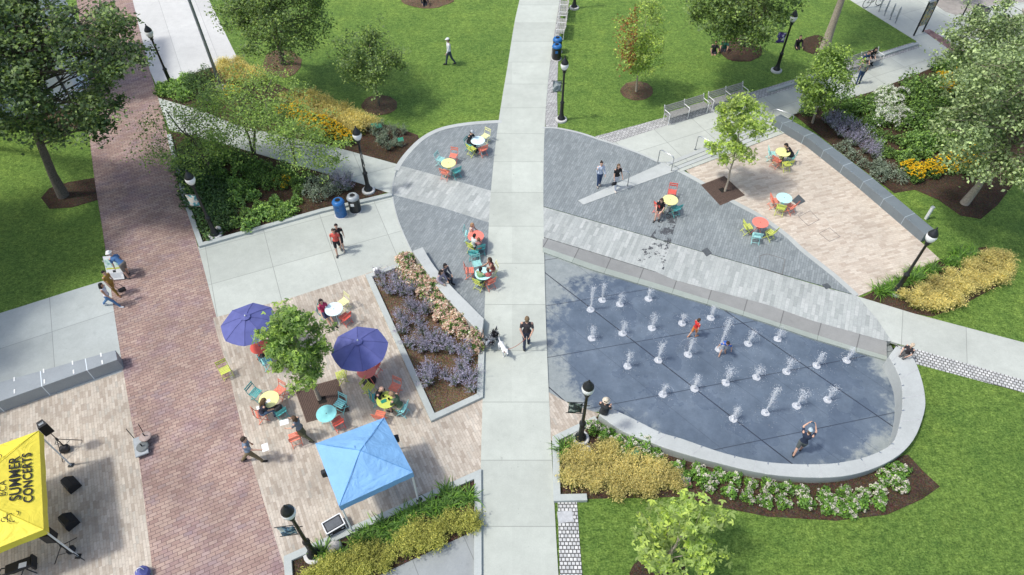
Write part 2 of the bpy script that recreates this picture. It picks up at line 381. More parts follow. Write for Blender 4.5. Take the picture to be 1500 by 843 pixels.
M['green_sign'] = plain('green_plant_sign', (.02, .25, .16), .5)
M['building'] = plain('white_painted_board', (.70, .74, .74), .6, 0, .08)
M['building_blue'] = plain('blue_grey_glass', (.10, .19, .30), .25)
M['dark_gap'] = plain('dark_recess', (.05, .055, .06), .8)
M['asphalt'] = plain('street_paving', (.34, .31, .28), .9, 0, .15, 3)
M['red_strip'] = paver_mat('red_brick_strip', ang((1355, 45), (1402, 75)), .22, .11, [(0, (.24, .14, .13)), (1, (.36, .24, .22))], (.15, .10, .09), .006)
M['bark'] = plain('grey_brown_bark', (.13, .11, .085), .9, 0, .4, 16)
M['bark_pale'] = plain('pale_young_bark', (.36, .31, .24), .85, 0, .3, 16)
M['leaf_dark'] = leaf_mat('dark_maple_leaf', (.15, .225, .10), .5, .32)
M['leaf_mid'] = leaf_mat('mid_green_leaf', (.18, .27, .095), .45, .3)
M['leaf_light'] = leaf_mat('light_green_leaf', (.25, .375, .115), .45, .38)
M['leaf_garden'] = leaf_mat('garden_tree_leaf', (.30, .43, .15), .4, .45)
M['leaf_lime'] = leaf_mat('lime_green_leaf', (.37, .49, .15), .4, .4)
M['leaf_grey'] = leaf_mat('grey_green_leaf', (.25, .34, .16), .55, .3, (1.5, 1.35, 1.3))
M['leaf_red'] = leaf_mat('reddening_leaf', (.28, .11, .05), .4, .35)
M['shrub'] = leaf_mat('shrub_leaf', (.15, .265, .075), .5, .25)
M['shrub_dark'] = leaf_mat('dark_groundcover_leaf', (.095, .18, .062), .5, .2)
M['shrub_light'] = leaf_mat('bright_shrub_leaf', (.26, .43, .13), .45, .3)
M['hyd_leaf'] = leaf_mat('hydrangea_leaf', (.17, .335, .07), .4, .35)
M['blade'] = leaf_mat('strap_leaf', (.13, .26, .05), .5, .3)
M['gold'] = leaf_mat('golden_grass_plume', (.65, .57, .24), .30, .35, (1.15, 1.08, 1.0), .9, .05)
M['gold_olive'] = leaf_mat('olive_gold_plume', (.44, .45, .13), .38, .35, (1.2, 1.12, 1.0), .9, .05)
M['gold_green'] = leaf_mat('olive_grass_blade', (.19, .25, .06), .45, .3)
M['sage'] = leaf_mat('silvery_sage_leaf', (.23, .28, .20), .35, .25, (1.2, 1.2, 1.3))
M['lav'] = leaf_mat('lavender_blossom', (.38, .36, .50), .35, .3, (1.25, 1.2, 1.2))
M['pinkf'] = leaf_mat('cream_pink_blossom', (.78, .52, .43), .28, .3, (1.2, 1.5, 1.5))
M['whitef'] = leaf_mat('white_blossom', (.66, .62, .55), .2, .3, (1.2, 1.2, 1.2))
M['phloxf'] = leaf_mat('white_phlox_blossom', (.80, .81, .80), .08, .3, (1.05, 1.05, 1.05))
M['yellowf'] = leaf_mat('yellow_daisy_blossom', (.80, .49, .02), .3, .3, (1.1, 1.25, 1.0))
M['water'] = None
t = NT('white_splash_water'); t.done((.92, .95, .97), .25, .5); t.bsdf.inputs['Transmission Weight'].default_value = .35; t.bsdf.inputs['IOR'].default_value = 1.33; M['water'] = t.m
tp = t.n('ShaderNodeBsdfTransparent'); mx = t.n('ShaderNodeMixShader'); mx.inputs[0].default_value = .22
t.t.links.new(t.bsdf.outputs[0], mx.inputs[1]); t.t.links.new(tp.outputs[0], mx.inputs[2]); t.t.links.new(mx.outputs[0], t.out.inputs[0])
SK = {'fair': (.58, .36, .26), 'tan': (.45, .26, .17), 'brown': (.22, .12, .075)}
for k, c in SK.items(): M['skin_'+k] = plain('skin_'+k, c, .55, 0, .06)
_cl = {}
def cloth(c, name='cloth'):
    k = (tuple(c), name)
    if k not in _cl: _cl[k] = plain(name, c, .85, 0, .12, 12)
    return _cl[k]
# ---------------------------------------------------------------- flat surfaces
def smooth_poly(p, sub=5, closed=False):
    P = [Vector((q[0], q[1])) for q in p]; n = len(P); out = []
    for i in range(n if closed else n-1):
        a, b, c, d = (P[(i-1) % n] if closed or i else P[0]), P[i], P[(i+1) % n], (P[(i+2) % n] if closed or i+2 < n else P[n-1])
        for k in range(sub):
            t = k/sub
            out.append(.5*((2*b)+(c-a)*t+(2*a-5*b+4*c-d)*t*t+(3*b-a-3*c+d)*t**3))
    if not closed: out.append(P[-1])
    return [(q.x, q.y) for q in out]
def sheet(name, px, z, mat, depth=.1, world=False, label=None, cat=None, kind='structure', parent=None):
    P = px if world else [tuple(G(x, y, z))[:2] for x, y in px]
    b = MB(); b.prism(P, z-depth, z); o = b.build(name, mat, parent)
    if parent is None: tag(o, label, cat, None, kind)
    return o
FAR = 90
# lawns (cut round the sunken fountain)
seat_in = [(892,597),(925,612),(967,633),(1000,643),(1062,664),(1125,677),(1200,680),(1250,674),(1287,662),(1310,645),(1320,609),(1322,584),(1320,560),(1312,540),(1302,522)]
seat_out = [(877,608),(912,632),(950,647),(985,660),(1045,677),(1125,695),(1205,700),(1260,693),(1308,673),(1338,645),(1354,605),(1355,578),(1348,548),(1336,522),(1313,507)]
SI, SO = smooth_poly(seat_in, 4), smooth_poly(seat_out, 4)
mid = [tuple(G((a[0]+b[0])/2, (a[1]+b[1])/2))[:2] for a, b in zip(SI, SO)]
east = tuple(G(1320, 509))[:2]
farE = (FAR, G(1500, 560).y-4)
sheet('ground', [(-400,-300),(400,-300),(400,500),(-400,500)], -.8, M['soil'], .2, True)
sheet('lawn', [(-FAR,-20),(0,-20),(0,130),(-FAR,130)], 0, M['lawn'], .3, True)
p1 = tuple(G(797, 330))[:2]; p2 = tuple(G(1290, 482))[:2]
sheet('lawn', [(0,130),(0,p1[1]),p1,p2,east,farE,(FAR,130)], 0, M['lawn'], .3, True)
sheet('lawn', [farE,east]+mid[::-1]+[tuple(G(870,604))[:2], tuple(G(800,578))[:2], (0,G(800,578).y), (0,-20), (FAR,-20)], 0, M['lawn'], .3, True)
# fountain floor, tilted
fl = [(795,352),(795,578),(835,596),(877,610)]+[((a[0]+b[0])/2,(a[1]+b[1])/2) for a, b in zip(SI, SO)]+[(1308,515),(1305,505)]
b = MB(); P = [F(x, y) for x, y in fl]; n = len(P)
b.add(P, [tuple(range(n))]); b.add([p-Vector((0,0,.25)) for p in P]+P, [(i, (i+1) % n, n+(i+1) % n, n+i) for i in range(n)])
tag(b.build('fountain_floor', M['wet']), kind='structure')
# beds and paving, layered 4 mm apart
prom_l = [(60,-110),(112,0),(125,150),(132,211),(140,273),(150,336),(160,406),(166,450),(177,522),(193,617),(204,677),(214,757),(224,843),(236,960)]
prom_r = [(165,-110),(194,0),(207,54),(220,105),(232,145),(246,200),(270,292),(291,366),(306,422),(325,494),(340,542),(362,633),(375,682),(410,792),(424,843),(455,960)]
sheet('brick_promenade', smooth_poly(prom_l, 3)+smooth_poly(prom_r, 3)[::-1], .028, M['brick'])
walk_l = [(800,-120),(761,0),(743,100),(729,187),(720,270),(716,330),(710,450),(707,580),(704,700),(703,843),(703,960)]
walk_r = [(840,-120),(820,0),(805,100),(798,187),(796,270),(797,360),(800,480),(805,600),(811,720),(818,843),(826,960)]
sheet('main_walk', smooth_poly(walk_l, 4)+smooth_poly(walk_r, 4)[::-1], .046, M['walk'], .35)
sheet('pale_plaza', [(160,-110),(194,0),(207,54),(220,105),(229,125),(276,110),(312,98),(350,90),(306,0),(260,-110)], .02, M['conc_top'])
sheet('upper_left_walk', [(230,143),(297,163),(345,183),(415,200),(485,214),(590,243),(580,285),(567,282),(525,268),(440,244),(345,216),(248,190)], .024, M['conc'])
sheet('left_walk', [(290,362),(375,338),(470,311),(565,285),(580,282),(600,330),(612,372),(606,382),(531,405),(425,439),(318,468),(300,420)], .024, M['conc'])
sheet('side_walk', [(-300,552),(0,459),(60,440),(117,422),(150,412),(166,412),(182,520),(178,545),(0,605),(-300,710)], .024, M['conc_left'])
sheet('stage_paving', [(-300,690),(0,590),(178,530),(188,535),(196,617),(206,677),(217,757),(227,843),(240,960),(-300,960)], .02, M['tan'])
sheet('cafe_patio', [(312,466),(425,437),(531,403),(604,378),(640,420),(705,490),(712,480),(712,600),(708,730),(422,850),(404,792),(370,682),(356,633),(334,542),(319,494)], .032, M['tan'])
sheet('lower_patio', [(795,570),(835,592),(878,606),(850,640),(818,652),(800,640)], .036, M['tan'], .3)
ell_w = [(735,178),(690,181),(650,188),(622,201),(600,221),(583,244),(576,266),(575,285),(579,308),(587,333),(605,373)]
wW = smooth_poly(ell_w, 4)
sheet('oval_plaza', wW+[(637,395),(662,424),(690,450),(712,470),(722,330),(735,200)], .036, M['blue'])
ell_e = [(795,187),(817,188),(850,195),(880,205),(905,213),(940,226),(975,242),(993,249),(1025,266),(1075,296),(1112,316),(1150,343),(1175,366),(1200,386),(1225,406),(1255,433)]
eE = smooth_poly(ell_e, 4)
sheet('oval_plaza', eE+[(1125,396),(960,349),(795,302)], .036, M['blue_e'])
sheet('pale_band', [(587,243),(650,260),(724,281),(722,328),(650,305),(574,285),(576,266)], .04, M['band'])
sheet('pale_band', [(795,303),(960,350),(1125,397),(1207,421),(1256,434),(1285,468),(1306,500),(1297,500),(1190,470),(1125,447),(987,410),(960,398),(870,370),(795,347)], .04, M['band'], .3)
# pale edging of the oval
def strip_px(name, line, w, z, mat, depth=.1, **kw):
    P = [G(x, y, z).xy for x, y in line]; A, B = [], []
    for i, p in enumerate(P):
        t = (P[min(i+1, len(P)-1)]-P[max(i-1, 0)]).normalized(); q = Vector((-t.y, t.x)); A.append(p+q*w/2); B.append(p-q*w/2)
    b = MB(); b.band(A, B, z, z-depth); return tag(b.build(name, mat), kind='structure', **kw)
strip_px('oval_edging', wW[:22], .26, .052, M['granite'])
strip_px('oval_edging', wW[22:], .05, .052, M['granite'])
strip_px('oval_edging', eE[:27], .12, .052, M['granite'])
strip_px('oval_edging', eE[28:], .24, .052, M['granite'])
sheet('east_walk', [(893,211),(980,183),(1125,138),(1347,70),(1400,45),(1440,60),(1400,85),(1347,107),(1275,135),(1162,168),(1150,178),(1040,232),(1002,246),(985,246),(975,242),(940,226)], .024, M['conc_ne'])
sheet('lower_east_walk', [(1255,434),(1337,459),(1420,481),(1500,502),(1800,580),(1800,640),(1500,557),(1340,511),(1306,501),(1285,468)], .024, M['conc_e'])
sheet('sett_strip', [(1312,505),(1340,511),(1500,557),(1800,640),(1800,662),(1500,575),(1342,533),(1336,522)], .028, M['cobble'])
sheet('sett_strip', [(817,735),(845,735),(848,780),(853,843),(862,960),(827,960),(820,843)], .03, M['cobble_s'])
sheet('sett_strip', [(804,0),(822,0),(819,60),(816,130),(817,187),(799,186),(798,140),(803,70)], .03, M['cobble_ne'])
sheet('sett_strip', [(872,200),(893,211),(980,183),(1125,141),(1347,70),(1338,62),(1125,128),(975,172)], .03, M['cobble_ne'])
sheet('sandy_patio', [(1002,247),(1040,231),(1150,184),(1178,211),(1250,269),(1345,351),(1377,380),(1286,422),(1257,434),(1225,408),(1200,388),(1175,368),(1150,345),(1112,318),(1075,298),(1025,268)], .028, M['rtan'])
# broad shallow steps fanning out from the oval plaza
sheet('step', [(847,294),(910,266),(972,238),(994,249),(925,274),(855,300)], .06, M['granite'])
for k in range(4):
    a0, a1 = (975+6*k, 239+3.2*k), (1118+10*k, 181+2.8*k)
    sheet('step', [a0, a1, (a1[0]+9, a1[1]+2.6), (a0[0]+5, a0[1]+2.9)], .10-.012*k, M['granite'] if k % 2 == 0 else M['conc_ne'])
sheet('sidewalk', [(1185,-40),(1245,0),(1342,60),(1348,72),(1400,45),(1440,62),(1480,100),(1700,100),(1700,-40)], .02, M['conc_ne'])
sheet('street', [(1365,-40),(1372,8),(1385,17),(1400,22),(1425,16),(1450,8),(1475,5),(1800,-20),(1800,-40)], .036, M['asphalt'])
sheet('brick_strip', [(1352,45),(1362,43),(1408,72),(1450,98),(1440,102),(1398,78)], .028, M['red_strip'])
sheet('slab_paving', [(535,852),(555,843),(697,776),(703,776),(703,960),(480,960)], .022, M['conc_slab'])
# mulch beds
bed = lambda px, z=.014, m='mulch': sheet('mulch_bed', px, z, M[m], .05)
bed([(229,125),(276,110),(312,98),(350,90),(372,104),(420,130),(480,150),(540,180),(575,185),(612,198),(615,206),(592,231),(583,243),(485,214),(345,183),(297,163),(233,145)])
bed([(247,192),(345,216),(440,244),(525,268),(567,282),(470,310),(375,338),(292,361)], .014)
bed([(538,403),(604,380),(640,420),(705,490),(707,580),(634,614)], .045, 'mulch_pale')
bed([(420,818),(697,695),(700,775),(555,843),(430,900)], .044)
bed([(812,642),(855,618),(885,608)]+[(x, y-6) for x, y in SO[3:-26]]+[(1330,666),(1352,690),(1377,713),(1350,732),(1300,754),(1225,763),(1125,757),(1050,742),(996,728),(861,731),(815,731)])
bed([(1262,436),(1376,380),(1420,364),(1445,362),(1484,385),(1480,410),(1400,452),(1365,464),(1337,459)])
bed([(1160,166),(1275,133),(1347,105),(1400,83),(1520,50),(1600,180),(1500,250),(1462,300),(1437,321),(1407,316),(1375,293),(1340,278),(1310,283),(1240,230)])
def ellipse(cx, cy, rx, ry, n=22, j=.06):
    return [(cx+rx*math.cos(2*PI*i/n)*(1+random.uniform(-j, j)), cy+ry*math.sin(2*PI*i/n)*(1+random.uniform(-j, j))) for i in range(n)]
for cx, cy, rx, ry, m in [(556,154,26,15,'mulch_pale'),(933,133,24,14,'mulch_pale'),(1086,73,32,18,'mulch'),(1196,66,22,14,'mulch'),(414,93,28,20,'mulch_pale'),(625,-2,40,14,'mulch_pale'),(966,840,42,28,'mulch'),(400,290,26,18,'mulch'),(85,172,42,20,'mulch_pale')]:
    bed(ellipse(cx, cy, rx, ry), .02 if (cx, cy) != (400,290) else .024, m)
bed([(60,290),(72,276),(100,267),(142,260),(146,292),(105,304),(72,306)], .02)
# inspection covers and drains set in the paving
cover_mat = plain('dark_cast_iron_drain', (.085, .095, .10), .6)
for px in [[(1028,367),(1036,363),(1043,371),(1035,376)],[(1204,417),(1212,415),(1218,421),(1210,424)],[(1160,294),(1170,285),(1180,295),(1169,301)]]:
    sheet('drain_cover', px, .05, cover_mat, .03, label='small square dark drain cover '+('in the sandy paving' if px[0][0] == 1160 else 'at the left of the pale band' if px[0][0] == 1028 else 'at the right end of the pale band'), cat='drain cover', kind=None)
o = sheet('inspection_cover', [(816,750),(838,748),(840,764),(818,767)], .042, plain('grey_steel_cover', (.42, .43, .43), .5), .03, label='grey steel cover plate set in the sett strip beside the walk', cat='inspection cover', kind=None)
line_mat = plain('cover_joint', (.16, .15, .14), .8)
def outline(pxs, z, w=.02):
    b = MB(); P = [G(x, y, z).xy for x, y in pxs]; n = len(P)
    for i in range(n):
        p, q = P[i], P[(i+1) % n]; t = (q-p).normalized(); s = Vector((-t.y, t.x))*w/2
        b.prism([p-s, q-s, q+s, p+s], z-.02, z+.0005*i)
    return b
for k, (pxs, z) in enumerate([([(1200,342),(1215,334),(1231,347),(1215,354)], .031), ([(1170,318),(1187,309),(1200,322),(1184,331)], .031), ([(1113,375),(1124,372),(1150,380),(1146,402),(1113,392)], .0435)]):
    tag(outline(pxs, z).build('access_cover', line_mat), ['paver filled access cover nearest the dark granite wall', 'paver filled access cover beside the cyan table', 'paver filled access cover in the blue grey plaza'][k], 'access cover')
# ---------------------------------------------------------------- kerbs and walls
def kerb(name, line, w, h, mat, label, cat='kerb', side=0.0, group=None, z0=-.02):
    P = [G(x, y, h).xy for x, y in line]; n = len(P); A, B = [], []
    for i in range(n):
        d0 = (P[i]-P[i-1]).normalized() if i else None; d1 = (P[i+1]-P[i]).normalized() if i < n-1 else None
        if d0 is None: t = d1; k = 1
        elif d1 is None: t = d0; k = 1
        else: t = (d0+d1).normalized(); k = 1/max(.4, t.dot(d1))
        q = Vector((-t.y, t.x))*k; A.append(P[i]+q*w*(.5+side)); B.append(P[i]-q*w*(.5-side))
    b = MB(); b.band(A, B, h, z0); o = b.build(name, mat)
    bv = o.modifiers.new('edge', 'BEVEL'); bv.width = .012; bv.segments = 2; bv.limit_method = 'ANGLE'
    return tag(o, label, cat, group)
kerb('planter_kerb', [(247,197),(270,288),(294,358),(375,335),(470,308),(574,284)], .22, .14, M['kerb'], 'grey granite kerb round the leafy shrub bed left of the bins')
kerb('planter_kerb', [(603,381),(540,404),(634,611),(703,579),(706,492)], .24, .16, M['kerb'], 'grey granite kerb round the lavender and pink hydrangea bed')
kerb('planter_kerb', [(424,860),(421,818),(700,694),(700,860)], .24, .16, M['kerb'], 'grey granite kerb round the golden grass bed below the blue canopy')
kerb('planter_kerb', [(874,613),(814,642),(816,729),(860,728)], .24, .16, M['kerb'], 'grey granite kerb round the golden grass bed south of the fountain')
kerb('edging_kerb', [(1125,133),(1220,103),(1345,63)], .2, .14, M['kerb'], 'grey granite kerb between the lawn and the east walk setts')
# long curved seat wall of the fountain
A = [G(x, y, .42).xy for x, y in SI]; B = [G(x, y, .42).xy for x, y in SO]
b = MB(); b.band(A, B, .42, -.7); o = b.build('seat_wall', M['granite'])
bv = o.modifiers.new('edge', 'BEVEL'); bv.width = .02; bv.segments = 2; bv.limit_method = 'ANGLE'
tag(o, 'long pale granite seat wall curving round the splash fountain', 'seat wall')
b = MB()
for i in range(4, len(A)-2, 5):
    d = (B[i]-A[i]); t = Vector((-d.y, d.x)).normalized()*.012
    b.prism([A[i]+d*.03-t, A[i]+d*.97-t, A[i]+d*.97+t, A[i]+d*.03+t], .415, .4235)
b.build('joint', plain('stone_joint', (.40, .41, .41), .9), o)
b = MB()
for i in range(2, len(A)-2, 3):                            # small skate stops on the inner edge
    d = (B[i]-A[i]).normalized(); b.box((*(A[i]+d*.05), .424), (.03, .09, .02), math.atan2(d.y, d.x)+PI/2)
b.build('skate_stop', M['steel'], o)
# curved bench by the flower bed
bi = smooth_poly([(604,368),(622,394),(640,420),(672,456),(706,490)], 4); bo = smooth_poly([(619,362),(637,391),(662,420),(686,444),(709,467)], 4)
A = [G(x, y, .45).xy for x, y in bi]; B = [G(x, y, .45).xy for x, y in bo]
b = MB(); b.band(A, B, .45, -.02); o = b.build('curved_bench', M['granite'])
bv = o.modifiers.new('edge', 'BEVEL'); bv.width = .02; bv.segments = 2; bv.limit_method = 'ANGLE'
tag(o, 'curved pale granite bench between the flower bed and the slate plaza', 'bench')
# retaining face of the fountain
top = [(795,348),(870,371),(960,399),(1060,428),(1125,447),(1190,470),(1250,487),(1299,501)]
bot = [(795,362),(870,388),(960,415),(1060,446),(1125,468),(1190,489),(1250,508),(1299,522)]
low = [(795,369),(870,396),(960,423),(1060,453),(1125,474),(1190,496),(1250,514),(1300,528)]
T = [G(x, y, .041) for x, y in top]; Bm = [F(x, y, .075) for x, y in bot]; Lw = [F(x, y, .075) for x, y in low]
r = empty('fountain_wall', T[0], 0, 'low dark granite wall with a pale sill along the north of the fountain', 'wall')
def facing(name, P, Q, mat):
    b = MB(); n = len(P); o_ = T[0]
    D = Vector((0,0,-.2))
    vs = [p-o_ for p in P]+[q-o_ for q in Q]+[q-o_+D for q in Q]
    fs = [(i, i+1, n+i+1, n+i) for i in range(n-1)]+[(n+i, n+i+1, 2*n+i+1, 2*n+i) for i in range(n-1)]
    b.add(vs, fs); return b.build(name, mat, r)
facing('wall_face', T, Bm, concrete('stained_granite_face', (.27, .275, .262), A_BAND, 80, 1.5, 0, .2, .02, .6, .5))
facing('sill', Bm, Lw, concrete('pale_wet_sill', (.34, .38, .335), A_BAND, 80, 1.5, 0, .2, .012, .5))
# dark granite wall east of the sandy patio
def block_wall(name, line, w, h, mat, label, caps):
    o = kerb(name, line, w, h, mat, label, 'wall')
    return o
Pb = [(1125,163),(1177,208),(1250,262),(1345,339)]
P = [G(x+3, y+4, .0).xy for x, y in [(1126,181),(1177,211),(1250,269),(1345,351)]]
b = MB(); A, B = [], []
for i, p in enumerate(P):
    t = (P[min(i+1, 3)]-P[max(i-1, 0)]).normalized(); q = Vector((-t.y, t.x)); A.append(p); B.append(p+q*.62)
b.band(A, B, .5, -.02); o = b.build('granite_wall', M['dark_granite'])
bv = o.modifiers.new('edge', 'BEVEL'); bv.width = .015; bv.segments = 2; bv.limit_method = 'ANGLE'
tag(o, 'dark polished granite wall between the sandy patio and the perennial bed', 'wall')
b = MB()
for i in range(1, 13):
    f = i/13*3; k = min(2, int(f)); p = P[k].lerp(P[k+1], f-k); q = A[k].lerp(A[k+1], f-k); s = B[k].lerp(B[k+1], f-k); d = (s-q).normalized()
    b.box((*(q+d*.03), .5015), (.07, .035, .006), math.atan2(d.y, d.x)+PI/2)
b.build('skate_stop', M['steel'], o)
# grey granite wall by the stage
P = [G(x, y, .62).xy for x, y in [(-300,660),(0,560),(169,513)]]; Q = [G(x, y, .62).xy for x, y in [(-300,687),(0,588),(172,527)]]
b = MB(); b.band(P, Q, .62, -.02); o = b.build('granite_wall', M['grey_granite'])
bv = o.modifiers.new('edge', 'BEVEL'); bv.width = .015; bv.segments = 2; bv.limit_method = 'ANGLE'
tag(o, 'grey granite seat wall between the side walk and the stage paving', 'wall')
b = MB(); d = (P[2]-P[1])
for i in range(4):
    f = .12+.25*i; a_, c_ = P[1].lerp(P[2], f), Q[1].lerp(Q[2], f); w_ = (c_-a_).normalized()
    for e in (.03, .72): b.box((*(a_.lerp(c_, e)+w_*.03), .626), (.05, .20, .016), math.atan2(w_.y, w_.x)+PI/2)
b.build('skate_stop', M['white'], o)
# ---------------------------------------------------------------- street lamps
def lamp(px, py, label, banner=None, bside=-1, brot=0.0, s=1.0):
    r = empty('street_lamp', G(px, py, .02), 0, label, 'street lamp', 'black lamp posts along the walks'); r.scale = (s,)*3
    MB().lathe([(.32,-.05),(.32,.07),(.29,.10),(.05,.10)], n=20).build('footing', M['footing'], r)
    MB().lathe([(.21,.10),(.21,.16),(.15,.22),(.13,.34),(.10,.42),(.095,1.05),(.12,1.07),(.12,1.13),(.075,1.17),(.062,1.3),(.052,2.85),(.09,2.88),(.09,2.93),(.06,2.97),(.13,3.02),(.14,3.06),(.05,3.06)], n=14).build('post', M['black'], r, True)
    g = MB().lathe([(.12,3.06),(.18,3.17),(.21,3.28),(.20,3.37),(.17,3.44)], n=16).build('globe', M['globe'], r, True)
    MB().lathe([(.195,3.39),(.19,3.45),(.14,3.54),(.085,3.62),(.07,3.66),(.04,3.68),(.025,3.74),(.035,3.76),(.01,3.80)], n=16).build('cap', M['black'], r, True)
    c, q = math.cos(brot), math.sin(brot)
    MB().tube([(-.16*c,-.16*q,2.25),(.16*c,.16*q,2.25)], .015).build('ladder_rest', M['black'], r)
    if banner:
        for z in (1.75, 2.42):
            MB().tube([(0,0,z),(bside*.62*c, bside*.62*q, z)], .014).build('banner_arm', M['black'], r)
        b = MB(); n = 6
        for i in range(n):
            for j in range(2): pass
        vs = []; fs = []
        for j in range(9):
            for i in range(6):
                x = .09+.46*i/5; z = 1.78+.61*j/8; y = .025*math.sin(i*1.3+j*.4)
                vs.append((bside*x*c-y*q, bside*x*q+y*c, z))
        for j in range(8):
            for i in range(5): fs.append((j*6+i, j*6+i+1, j*6+i+7, j*6+i+6))
        b.add(vs, fs)
        t = NT('printed_banner_cloth'); nn = t.noise(5.5, 2, .5)
        m = t.done(t.ramp(nn, [(.38, banner[0]), (.5, banner[1]), (.56, banner[2])], 'CONSTANT'), .8)
        o = b.build('banner', m, r, True); o.modifiers.new('cloth', 'SOLIDIFY').thickness = .006
    return r
BN = [(.16, .20, .20), (.38, .44, .44), (.60, .62, .58)]
lamp(460, 813, 'black lamp post in the golden grass bed below the blue canopy', [(.06,.10,.14),(.20,.36,.50),(.5,.55,.52)], -1, rad(8))
lamp(316, 345, 'black lamp post at the corner of the shrub bed beside the brick promenade', [(.10,.30,.32),(.55,.60,.56),(.65,.60,.5)], -1, rad(-5))
lamp(540, 280, 'black lamp post just behind the blue and black bins', [(.05,.06,.06),(.22,.26,.26),(.5,.5,.48)], 1, rad(-70))
lamp(822, 176, 'black lamp post on the lawn edge below the blue lidded bin', BN, -1, rad(5))
lamp(850, 643, 'black lamp post beside the lower left end of the fountain seat wall', [(.03,.04,.04),(.10,.14,.12),(.3,.34,.3)], -1, rad(-3))
lamp(1312, 428, 'black lamp post at the right corner of the sandy patio', None, 1, rad(40))
lamp(1137, 104, 'black lamp post under the big tree with a purple banner', [(.08,.05,.22),(.20,.14,.40),(.70,.70,.72)], -1, rad(-5))
lamp(252, 127, 'black lamp post at the edge of the pale plaza by the flagpole', None, 1, 0)
lamp(841, 12, 'black lamp post at the top edge of the lawn right of the main walk', None, 1, 0)
r = empty('flagpole', G(325, 131, .02), 0, 'tall grey flagpole rising from a pale stone base in the flower bed', 'flagpole')
MB().lathe([(.09,0),(.085,3),(.07,9),(.055,11),(.03,11.0)], n=12).build('pole', M['galv'], r, True)
MB().lathe([(.34,-.02),(.36,.10),(.22,.18),(.11,.2)], n=14).build('base', M['rock'], r)
# ---------------------------------------------------------------- bistro furniture
def make_chair(colr):
    m = M['ch_'+colr]; r = empty('folding_chair', (0,0,0))
    b = MB()
    for i in range(5): b.bbox((0, -.16+.08*i, .45), (.40, .062, .018), .006)
    b.build('seat', m, r)
    b = MB()
    for z, y in ((.80, -.255), (.69, -.235)): b.bbox((0, y, z), (.40, .018, .075), .006)
    b.build('backrest', m, r)
    for s in (-1, 1):
        b = MB(); b.tube([(s*.205,-.265,.84),(s*.205,-.19,.50),(s*.205,.20,.012)], .014, 6); b.build('leg', m, r)
        b = MB(); b.tube([(s*.185,.18,.44),(s*.185,-.24,.012)], .014, 6); b.build('leg', m, r)
    for y, z in ((.14,.09), (-.17,.10)): MB().tube([(-.2,y,z),(.2,y,z)], .011, 6).build('stretcher', m, r)
    return r
_ch = {}
def chair(px, py, face, colr, label, z=.41, base=.045):
    g = G(px, py, z+base)
    if colr in _ch: r = copy_tree(_ch[colr])
    else: r = _ch[colr] = make_chair(colr)
    r.location = (g.x, g.y, base); r.scale = (.9,)*3; r.rotation_euler = (0, 0, -rad(face)+rad(random.uniform(-7, 7)))
    return tag(r, label, 'chair', 'folding bistro chairs')
_tb = {}
def table(px, py, colr, label, base=.045, r_=.36, umb=False):
    g = G(px, py, .73+base)
    key = (colr, umb)
    if key in _tb: r = copy_tree(_tb[key])
    else:
        m = M['ch_'+colr]; r = _tb[key] = empty('bistro_table', (0,0,0))
        MB().lathe([(.02,.712),(r_-.012,.712),(r_,.718),(r_,.73),(r_-.01,.737),(.02,.737)], n=32).build('tabletop', m, r)
        b = MB(); b.lathe([(.018,.732),(.018,.745)], n=8); b.build('centre_hole', M['black'], r)
        for k in range(3):
            a = k*2*PI/3+.4; b = MB(); b.tube([(.20*math.cos(a),.20*math.sin(a),.70),(.06*math.cos(a),.06*math.sin(a),.40),(.30*math.cos(a),.30*math.sin(a),.012)], .014, 6); b.build('leg', m, r)
        b = MB(); b.lathe([(.075,.39),(.075,.41)], n=16); b.build('leg_ring', m, r)
    r.location = (g.x, g.y, base); r.rotation_euler = (0, 0, random.uniform(0, 2))
    return tag(r, label, 'table', 'round bistro tables')
table(700,206,'pale','pale icy blue round table nearest the top of the slate plaza')
chair(711,199,215,'cream','cream folding chair behind the topmost pale table'); chair(691,218,40,'lime','lime folding chair in front of the topmost pale table'); chair(707,218,320,'coral','coral folding chair right of the topmost pale table'); chair(688,211,110,'teal','teal folding chair under the person at the topmost pale table')
table(657,239,'lemon','pale yellow round table on the upper left of the slate plaza')
chair(652,252,20,'coral','coral folding chair in front of the pale yellow table'); chair(668,250,320,'teal','teal folding chair right of the pale yellow table'); chair(664,228,190,'coral','coral folding chair behind the pale yellow table'); chair(645,233,120,'aqua','aqua folding chair left of the pale yellow table')
table(697,346,'salmon','salmon round table beside the left edge of the main walk')
chair(687,342,100,'aqua','aqua folding chair left of the salmon table'); chair(692,360,30,'lime','lime folding chair in front of the salmon table'); chair(694,371,10,'teal','teal folding chair left empty below the salmon table'); chair(703,362,340,'teal','teal folding chair under the child at the salmon table')
table(708,401,'cyan','pale cyan round table on the edge of the main walk above the dogs')
chair(688,396,80,'coral','coral folding chair pulled out left of the cyan table'); chair(699,386,160,'aqua','aqua folding chair behind the cyan table'); chair(702,413,30,'lime','lime folding chair at the near side of the cyan table'); chair(717,412,330,'coral','coral folding chair under the person in red at the cyan table'); chair(721,395,260,'cream','cream folding chair under the woman at the right of the cyan table')
table(982,293,'lemon','yellow round table below the wide steps on the slate plaza')
chair(985,281,190,'red','red folding chair behind the yellow table below the steps'); chair(966,303,60,'red','red folding chair under the woman in black at the yellow table'); chair(990,305,330,'teal','teal folding chair right of the yellow table below the steps')
table(1114,326,'salmon','salmon round table at the edge of the sandy patio')
chair(1096,332,70,'lime','lime folding chair left of the salmon table at the patio edge'); chair(1109,345,10,'aqua','aqua folding chair in front of the salmon table at the patio edge'); chair(1129,340,320,'lime','lime folding chair right of the salmon table at the patio edge')
table(1149,290,'cyan','cyan round table in the middle of the sandy patio')
